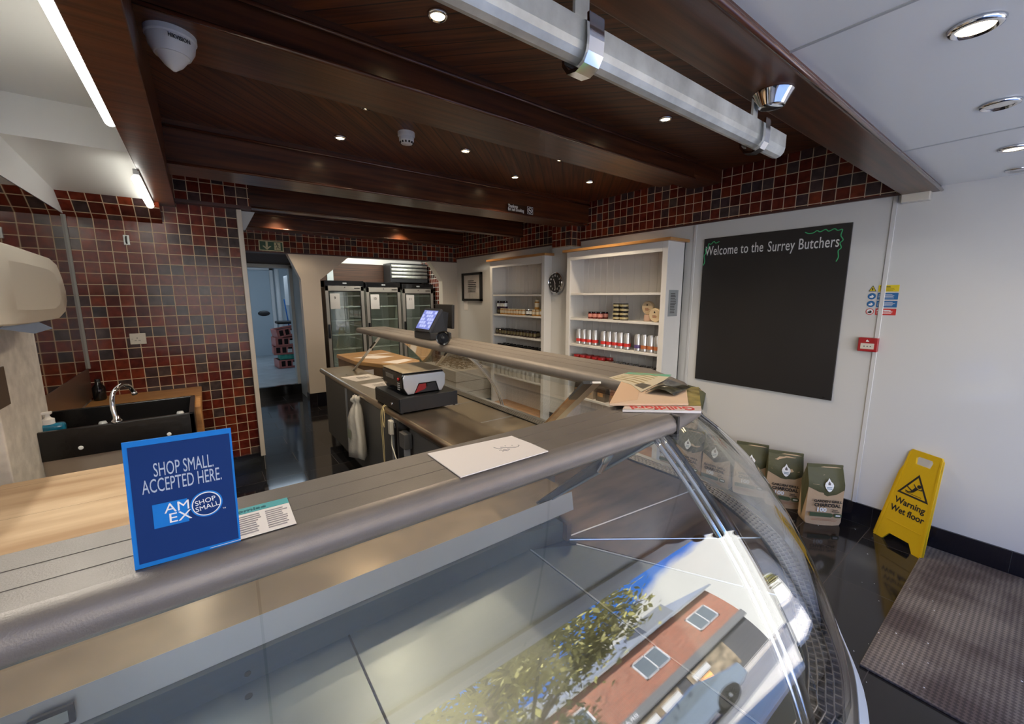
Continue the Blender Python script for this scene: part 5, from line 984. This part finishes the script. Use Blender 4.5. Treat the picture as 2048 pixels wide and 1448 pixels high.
mb = MB().prism([(1.262, .782), (1.301, .798), (1.219, .919), (1.185, .912)], ZT + .0176, ZT + .0179); mb.build('green_margin', mat('mint_green_print', (.12, .42, .28), .5), t)
mb = MB().prism([(1.03, .722), (1.095, .738), (1.10, .775), (1.055, .772)], ZT + .0176, ZT + .0180); mb.build('photo_block', mat('dark_leaflet_photo', (.08, .07, .05), .5, var=.6, vscale=60), t)
t = thing('dark_leaflet', 'glossy black curled leaflet topping the post pile', 'leaflet', (1.2, .8, ZT + .02)); rows = []
for i in range(9):
    u = i / 8; p = Vector((.993, .689, 0)).lerp(Vector((1.026, .618, 0)), u); q = Vector((1.205, .748, 0)).lerp(Vector((1.155, .643, 0)), u); zz = ZT + .019 + .014 * math.sin(math.pi * u); rows.append([(p.x, p.y, zz), ((p.x + q.x) / 2, (p.y + q.y) / 2, zz * .5 + (ZT + .022) * .5), (q.x, q.y, ZT + .02)])
MB().grid(rows).build('sheet', mat('dark_food_photo', (.06, .055, .035), .2, var=.8, vscale=30), t, smooth=True, solid=.0012)
# till point on the side counter
t = thing('cash_drawer', 'black metal cash drawer on the side worktop', 'cash drawer', (1.17, 2.7, ZW)); x0, x1, y0, y1 = .972, 1.395, 2.50, 2.97
MB().box((x0, y0, ZW + .008), (x1, y1, ZW + .105), .003).build('casing', CHAR, t); MB().box((x0 - .006, y0 + .01, ZW + .014), (x0 - .0005, y1 - .01, ZW + .098), .002).build('drawer_front', mat('black_drawer_face', (.012, .011, .011), .4), t)
MB().lathe([(.001, 0), (.011, 0), (.010, .006), (.001, .007)], 14, frame((x0 - .006, y0 + .13, ZW + .05), (0, -1, 0), (0, 0, 1))).build('lock', CHROME, t); MB().box((x0 - .008, y0 + .25, ZW + .06), (x0 - .005, y1 - .04, ZW + .066)).build('cheque_slot', INK, t)
for x in (x0 + .02, x1 - .02):
    for y in (y0 + .02, y1 - .02): MB().lathe([(.010, 0), (.010, .008), (.001, .008)], 10, Matrix.Translation((x, y, ZW))).build('foot', BLACKM, t)
t = thing('shop_scale', 'silver and black printing scale on the cash drawer', 'scale', (1.19, 2.7, ZW + .105)); zb = ZW + .1055; x0, x1, y0, y1 = 1.015, 1.335, 2.56, 2.93
prf = [(x0 + .03, zb + .004), (x0 + .004, zb + .05), (x0, zb + .13), (x0 + .01, zb + .150), (x1 - .02, zb + .150), (x1, zb + .12), (x1 - .004, zb + .05), (x1 - .03, zb + .004)]
MB().prism(prf, -y1, -y0 - .004, frame((0, 0, 0), (1, 0, 0), (0, 0, 1))).build('body', BLACKG, t, bevel=.006)
Mf_ = frame((0, y0 + .004, 0), (1, 0, 0), (0, 0, 1)); fp = [(x0 + .035, zb + .006), (x0 + .008, zb + .05), (x0 + .004, zb + .118), (x0 + .014, zb + .140), (x1 - .02, zb + .140), (x1 - .003, zb + .118), (x1 - .008, zb + .05), (x1 - .035, zb + .006), (x1 - .055, zb + .006), (x1 - .075, zb + .075), (x0 + .115, zb + .075), (x0 + .080, zb + .006)]
MB().prism(fp, 0, .010, Mf_).build('front_trim', ALU, t, bevel=.003)
MB().prism([(x0 + .088, zb + .010), (x0 + .120, zb + .068), (x1 - .15, zb + .068), (x1 - .15, zb + .04), (x0 + .16, zb + .03)], 0, .006, Mf_).build('red_accent', REDB, t); MB().prism([(x0 + .10, zb + .01), (x0 + .17, zb + .045), (x1 - .14, zb + .045), (x1 - .14, zb + .07), (x1 - .08, zb + .07), (x1 - .06, zb + .01)], 0, .0055, Mf_).build('printer_door', CHAR, t, bevel=.002)
MB().box((x0 + .004, y0 - .002, zb + .151), (x1 - .008, y1, zb + .158), .003).build('weighing_plate', mat('gold_lit_steel', (.62, .52, .38), .3, .5), t)
MB().box((x0 - .003, y0 + .15, zb + .095), (x0 + .003, y1 - .08, zb + .125)).build('display', mat('grey_lcd_strip', (.14, .13, .12), .2), t); MB().lathe([(.001, 0), (.013, 0), (.012, .006), (.001, .007)], 14, frame((x0, y0 + .06, zb + .105), (0, -1, 0), (0, 0, 1))).build('red_button', REDB, t, smooth=True)
for k in range(4): MB().box((x0 - .001, y0 + .05, zb + .075 - k * .014), (x0 + .004, y0 + .085, zb + .080 - k * .014)).build('key', GREYM, t)
# till on the shelf
t = thing('till_terminal', 'black touch screen till with lit blue screen on the side shelf', 'till', (1.25, 2.6, ZT)); Mt_ = frame((1.20, 2.734, 1.328), (0, -1, 0), (.080, .010, .131))
mb = MB(); mb.X = Mt_; mb.box((-.012, -.014, -.022), (.229, .166, 0), .004); mb.build('screen_housing', CHAR, t)
squares(Mt_ @ Matrix.Translation((0, 0, .0004)), [(.004, .004, .213, .148)], .001).build('screen', SCREEN, t)
mb = squares(Mt_ @ Matrix.Translation((0, 0, .0016)), [(.012 + i * .034, .016 + j * .026, .040 + i * .034, .036 + j * .026) for i in range(6) for j in range(5) if (i * 7 + j * 3) % 4]); mb.build('screen_buttons', SCRBAR, t)
a = [Mt_ @ Vector(p) for p in ((-.008, -.01, -.02), (-.008, .160, -.02), (.225, .160, -.02), (.225, -.01, -.02))]
b = [Vector((1.33, 2.74, 1.262)), Vector((1.35, 2.74, 1.44)), Vector((1.35, 2.52, 1.44)), Vector((1.33, 2.52, 1.262))]
mb = MB().add([p[:] for p in a + b], [(3, 2, 1, 0), (4, 5, 6, 7), (0, 1, 5, 4), (1, 2, 6, 5), (2, 3, 7, 6), (3, 0, 4, 7)]); mb.build('rear_wedge', CHAR, t)
MB().box((1.20, 2.50, ZT + .001), (1.36, 2.76, ZT + .05), .006).build('base', CHAR, t)
t2 = thing('barcode_scanner', 'round black speaker like scanner drum fixed under the till', 'scanner', (1.2, 2.2, ZT)); Mc2 = frame((1.165, 2.25, 1.300), (.75, -.55, 0), (0, 0, 1)); MB().lathe([(.034, -.05), (.042, -.045), (.043, .012), (.040, .018), (.034, .016), (.032, .006), (.001, .006)], 28, Mc2).build('drum', BLACKG, t2, smooth=True, autos=35)
MB().lathe([(.001, .006), (.014, .006), (.012, .012), (.001, .012)], 16, Mc2).build('centre_cap', CHAR, t2, smooth=True)
t3 = thing('customer_display', 'black customer monitor facing away behind the till', 'monitor', (1.40, 2.7, ZT)); mb = MB(); mb.X = frame((1.395, 2.80, 1.345), (-.02, -1, 0), (.03, 0, 1)); mb.box((-.035, -.02, -.03), (.235, .150, -.008), .005); mb.build('screen_panel', BLACKM, t3)
MB().box((1.375, 2.66, ZT + .0005), (1.43, 2.74, ZT + .008)).box((1.395, 2.685, ZT + .004), (1.408, 2.715, 1.36)).build('stand', BLACKM, t3)
for i, (P_, l) in enumerate((([(1.0, 4.05), (1.06, 3.76), (1.33, 3.80), (1.27, 4.06)], 'printed price sheet furthest along the side worktop'), ([(1.05, 3.60), (1.09, 3.38), (1.30, 3.40), (1.28, 3.62)], 'printed price sheet beside the coiled string'), ([(1.14, 3.36), (1.16, 3.12), (1.36, 3.14), (1.34, 3.36)], 'printed price sheet just behind the scale'))):
    t = thing('price_sheet', l, 'paper sheet', (P_[0][0], P_[0][1], ZW), 'sheets on the side worktop'); MB().prism(P_[::1], ZW + .0005, ZW + .0015).build('sheet', PAPER, t)
    c = Vector((sum(p[0] for p in P_) / 4, sum(p[1] for p in P_) / 4, ZW + .0018)); lines(frame(c, (1, .1, 0), (-.1, 1, 0)), -.05, .06, -.06, .04, 3, i, .3).build('printed_drawing', INK, t)
t = thing('carrier_bag', 'white plastic carrier bag hanging from the side counter edge', 'bag', (.95, 2.95, .75)); MB().tube([(.985, 3.33, .765), (.955, 3.33, .77), (.945, 3.33, .755)], .004, 6).build('hook', INK, t)
rows = []
for z, w_, d_, yo in ((.765, .012, .010, 0), (.755, .026, .02, 0), (.735, .030, .022, .0), (.715, .020, .014, .0), (.67, .040, .022, .0), (.60, .062, .03, .005), (.52, .075, .03, .0), (.45, .088, .028, -.005), (.34, .100, .034, -.005), (.275, .108, .034, .0), (.258, .10, .02, .0)):
    rows.append([(.945 - d_ * 1.5 * math.sin(a) * (1 + .35 * math.sin(5 * a)) - d_ * .9, 3.33 + yo + w_ * 1.25 * math.cos(a), z + .008 * math.sin(3 * a)) for a in [k * 2 * math.pi / 20 for k in range(21)]])
MB().grid(rows).build('bag', mat('translucent_white_polythene', (.52, .50, .45), .4, bump=.5, bscale=18), t, smooth=True)
MB().add([(.862, 3.29, .50), (.862, 3.38, .50), (.860, 3.375, .42), (.860, 3.295, .42)], [(0, 1, 2, 3)]).build('printed_patch', mat('faded_green_print', (.32, .36, .26), .6), t, solid=.0005)
t = thing('butchers_string', 'loops of cream string hanging over the side worktop', 'string', (.95, 2.6, ZW)); SG = mat('cream_string', (.60, .48, .24), .8)
mb = MB().tube(sm([(1.02, 2.80, ZW + .006), (.96, 2.78, ZW + .004), (.945, 2.775, ZW - .05), (.945, 2.74, ZW - .14), (.945, 2.73, ZW - .05), (.95, 2.76, ZW - .01), (.945, 2.80, ZW - .06), (.945, 2.79, ZW - .30), (.945, 2.775, ZW - .44), (.945, 2.765, ZW - .30), (.945, 2.76, ZW - .02), (1.0, 2.74, ZW + .004)], 6), .003, 6); mb.build('string_loop', SG, t)
tag(MB().tube([(1.03, 2.99, ZW + .014), (1.03, 3.05, ZW + .014)], .028, 16).build('string_ball', SG, smooth=True), 'small ball of cream string beside the cash drawer', 'string ball').location.z = .014
t = thing('extension_lead', 'white plug block and cables dangling below the cash drawer', 'cable', (.95, 2.6, .7)); MB().box((.935, 2.60, .63), (.965, 2.645, .73), .006).build('plug_block', CREAM, t)
MB().tube(sm([(.95, 2.62, .63), (.945, 2.61, .56), (.935, 2.54, .52), (.94, 2.50, .44), (.95, 2.57, .34), (.955, 2.60, .26)], 6), .004, 8).build('cable', CREAM, t, smooth=True); MB().tube(sm([(.96, 2.58, .72), (.955, 2.56, .50), (.955, 2.57, .20), (.96, 2.55, .03)], 6), .009, 8).build('black_cable', BLACKG, t, smooth=True)
t = thing('counter_leg_post', 'grey metal post standing against the side cabinets', 'post', (.95, 2.4, 0)); MB().box((.945, 2.37, 0), (.975, 2.405, .60), .002).build('post', GREYM, t); MB().box((.935, 2.36, .60), (.985, 2.45, .70), .004).build('bracket_box', GREYP, t)
# maple topped table beyond the side counter
t = thing('maple_table', 'orange maple topped block at the far end of the side counter', 'table', (1.6, 4.9, 0)); TP = [(1.30, 4.62), (1.47, 4.22), (1.72, 3.84), (1.90, 4.25), (1.88, 5.4), (1.28, 5.3)]
MB().prism(TP, .805, .85).build('table_top', TABLEW, t, bevel=.006)
MB().prism([(1.6 + (x - 1.6) * .96, 4.7 + (y - 4.7) * .97) for x, y in TP], .66, .803).build('apron', mat('brown_board_apron', (.24, .15, .09), .5, var=.15, vscale=6), t)
for x, y in ((1.36, 4.85), (1.84, 4.85), (1.82, 5.28), (1.36, 5.20)): MB().box((x - .035, y - .035, 0), (x + .035, y + .035, .66)).build('leg', PINE, t)
MB().lathe([(.001, 0), (.022, 0), (.022, .002)], 14, frame((1.60, 4.045, .735), (.55, -.84, 0), (0, 0, 1))).build('knot_mark', mat('wood_knot', (.10, .05, .03), .6), t)
for P_, l in (([(1.35, 4.85), (1.55, 4.62), (1.78, 4.70), (1.60, 4.93)], 'white sheet with a curled edge on the maple table'), ([(1.50, 5.02), (1.56, 4.97), (1.86, 4.98), (1.84, 5.03)], 'white sheet at the back of the maple table'), ([(1.50, 4.35), (1.60, 4.15), (1.84, 4.30), (1.80, 4.42)], 'white sheet at the front corner of the maple table')):
    tag(MB().prism(P_, .8505, .852).build('paper_sheet', PAPER), l, 'paper sheet', 'sheets on the maple table')
for y0_, y1_, l in ((4.30, 4.42, 'small white card leaning on the end of the side counter'),): tag(MB().box((1.30, y0_, ZW - .10), (1.40, y0_ + .003, ZW - .0)).build('leaning_card', PAPER), l, 'card')

# ================================================================= street outside (seen mirrored in the counter glass)
struct('pavement', MB().box((-25, -4.5, -.14), (35, -1.12, -.02)), mat('grey_paving', (.64, .59, .50), .8, var=.1, vscale=2))
struct('road', MB().box((-25, -11.3, -.2), (35, -4.5, -.12)), mat('grey_asphalt', (.20, .20, .205), .8, var=.15, vscale=3, bump=.3, bscale=80))
struct('pavement_far', MB().box((-25, -14, -.14), (35, -11.3, -.02)), mat('pale_paving', (.46, .43, .39), .8, var=.1, vscale=2))
for i, (y, w_) in enumerate(((-4.75, .06), (-11.05, .06))): struct('road_line_%s' % ('near', 'far')[i], MB().box((-25, y - w_, -.121), (35, y + w_, -.115)), WHT)
t = thing('brick_shop_building', 'orange brick shop building with dark shopfront mirrored in the counter glass', 'building', (9, -14, 0)); fb = -14.0
MB().box((2.5, fb - 6, 3.25), (17.5, fb, 6.3)).build('brick_wall', BRICK, t); MB().box((2.5, fb - 6, 0), (17.5, fb - .15, 2.7)).build('shopfront_wall', mat('dark_grey_shopfront', (.07, .07, .075), .5), t)
MB().box((2.5, fb - .3, 2.7), (17.5, fb + .12, 3.3)).build('fascia', mat('slate_grey_fascia', (.15, .155, .16), .5), t)
mb = MB().add([(2.3, fb + .35, 6.2), (17.7, fb + .35, 6.2), (17.7, fb - 2.4, 8.2), (2.3, fb - 2.4, 8.2), (2.3, fb + .35, 6.35), (17.7, fb + .35, 6.35), (17.7, fb - 2.4, 8.35), (2.3, fb - 2.4, 8.35)], [(0, 1, 2, 3), (7, 6, 5, 4), (0, 4, 5, 1), (1, 5, 6, 2), (2, 6, 7, 3), (3, 7, 4, 0)]); mb.build('roof', mat('grey_roof_lead', (.22, .24, .27), .6), t)
for x in (6.0, 13.2): MB().box((x, fb - 1.6, 6.4), (x + 1.9, fb + .1, 7.6)).build('dormer', mat('grey_dormer', (.20, .215, .24), .6), t)
text('fascia_lettering', 'BRAVE', .34, frame((9.6, fb + .13, 3.0), (-1, 0, 0), (0, 0, 1)), WHT, t, bold=.01)
for x in (3.6, 7.4, 11.4, 15.0):
    mb = MB(); a, b, c, d_ = x, x + 1.5, 4.1, 5.5
    mb.box((a, fb - .02, c), (b, fb + .05, c + .08)); mb.box((a, fb - .02, d_ - .08), (b, fb + .05, d_)); mb.box((a, fb - .02, c), (a + .08, fb + .05, d_)); mb.box((b - .08, fb - .02, c), (b, fb + .05, d_)); mb.box((a + .72, fb - .02, c), (a + .78, fb + .05, d_)); w_ = mb.build('window', WHITE, t)
    MB().box((a + .06, fb - .01, c + .06), (b - .06, fb + .02, d_ - .06)).build('window_pane', mat('dark_window_glass', (.12, .15, .18), .05), w_)
for x in (3.2, 6.4, 9.6, 12.8): q = MB().box((x, fb - .14, .5), (x + 2.6, fb - .1, 2.55)).build('shop_window', mat('dim_shop_window', (.20, .16, .11), .12, var=.7, vscale=2.2), t)
for x in (9.9, 11.2, 13.1): MB().box((x, fb - .10, .9), (x + .7, fb - .07, 1.7)).build('lit_display', mat('warm_shop_display', (.95, .45, .15), .5, emit=1.6), t); MB().box((x - .1, fb - .10, 1.85), (x + .9, fb - .07, 2.3)).build('window_poster', mat('pale_poster', (.75, .75, .72), .6), t)
def tree(x, y, h, spread, lab, seed, n=5200):
    t = thing('street_tree', lab, 'tree', (x, y, 0), 'street trees outside the shop'); rd = random.Random(seed); mb = MB()
    mb.tube(sm([(x, y, -.1), (x + .05, y, h * .3), (x - .1, y + .05, h * .6), (x, y, h * .95)], 4), [.14 - .008 * i for i in range(13)], 8)
    tips = []
    for k in range(26):
        z0 = h * rd.uniform(.28, .85); a = rd.uniform(0, 6.28); l = spread * rd.uniform(.5, 1) * (1.15 - z0 / h * .6); p0 = Vector((x, y, z0)); p1 = p0 + Vector((math.cos(a) * l * .5, math.sin(a) * l * .5, l * .25)); p2 = p0 + Vector((math.cos(a) * l, math.sin(a) * l, l * rd.uniform(.2, .6))); mb.tube([p0, p1, p2], [.045, .028, .012], 5); tips += [p1, p2, p1.lerp(p2, .5)]
    mb.build('trunk', mat('tree_bark', (.09, .07, .05), .9), t); mb = MB()
    for k in range(n):
        c = rd.choice(tips); p = c + Vector((rd.gauss(0, .34), rd.gauss(0, .34), rd.gauss(0, .26))); d1 = Vector((rd.uniform(-1, 1), rd.uniform(-1, 1), rd.uniform(-.6, .6))).normalized(); d2 = d1.cross(Vector((rd.uniform(-1, 1), rd.uniform(-1, 1), 1))).normalized(); l = rd.uniform(.07, .13)
        mb.add([p - d1 * l, p + d2 * l * .4, p + d1 * l, p - d2 * l * .4], [(0, 1, 2, 3)])
    lf = mat('leaf_green_gold', (.38, .36, .13), .6, var=.5, vscale=1.2); mb.build('foliage', lf, t)
tree(3.0, -5.9, 7.0, 3.3, 'leafy street tree mirrored across the middle of the counter glass', 3, 14000); tree(15.0, -8.0, 5.2, 1.2, 'smaller tree in front of the brick building', 9, 1800)
def car(x, y, lab, c):
    t = thing('parked_car', lab, 'car', (x, y, -.12)); mb = MB(); M9 = frame((x, y, -.12), (1, 0, 0), (0, 0, 1))
    body = [(-2.1, .35), (-2.15, .75), (-1.95, .95), (-1.2, 1.02), (-.55, 1.48), (.9, 1.52), (1.75, 1.05), (2.1, .95), (2.15, .40), (1.9, .28), (-1.9, .28)]; mb.prism(body[::-1], -.85, .85, M9); mb.build('body', c, t, bevel=.06)
    mb = MB().prism([(-1.1, 1.03), (-.52, 1.42), (.86, 1.45), (1.5, 1.06)][::-1], -.86, .86, M9); mb.build('side_windows', mat('dark_window_glass', (.12, .15, .18), .05), t)
    for wx in (-1.35, 1.35):
        for wy in (-.80, .80):
            w_ = MB().lathe([(.20, -.10), (.33, -.10), (.345, -.06), (.345, .06), (.33, .10), (.20, .10)], 28, frame((x + wx, y + wy, .22), (1, 0, 0), (0, 0, 1))).build('wheel', BLACKM, t, smooth=True, autos=35)
            sg = 1 if wy > 0 else -1; mb = MB(); Mh = frame((x + wx, y + wy + sg * .085, .22), (-sg, 0, 0), (0, 0, 1)); mb.lathe([(.001, 0), (.05, 0), (.05, .02)], 14, Mh)
            for k in range(5): mb.X = Mh @ Matrix.Rotation(k * 2 * math.pi / 5, 4, 'Z'); mb.box((.03, -.025, .0), (.21, .025, .015)); mb.X = Matrix()
            mb.build('alloy_rim', ALU, w_)
car(5.6, -7.5, 'silver blue car parked in the road', mat('silver_blue_car_paint', (.20, .26, .34), .15, .5, coat=.6))

# ================================================================= tidy up
for o in bpy.data.objects:
    if '_o' in o: del o['_o']
for k, r in PR.items():
    if k not in USED:
        for c in list(r.children): bpy.data.objects.remove(c)
        bpy.data.objects.remove(r)
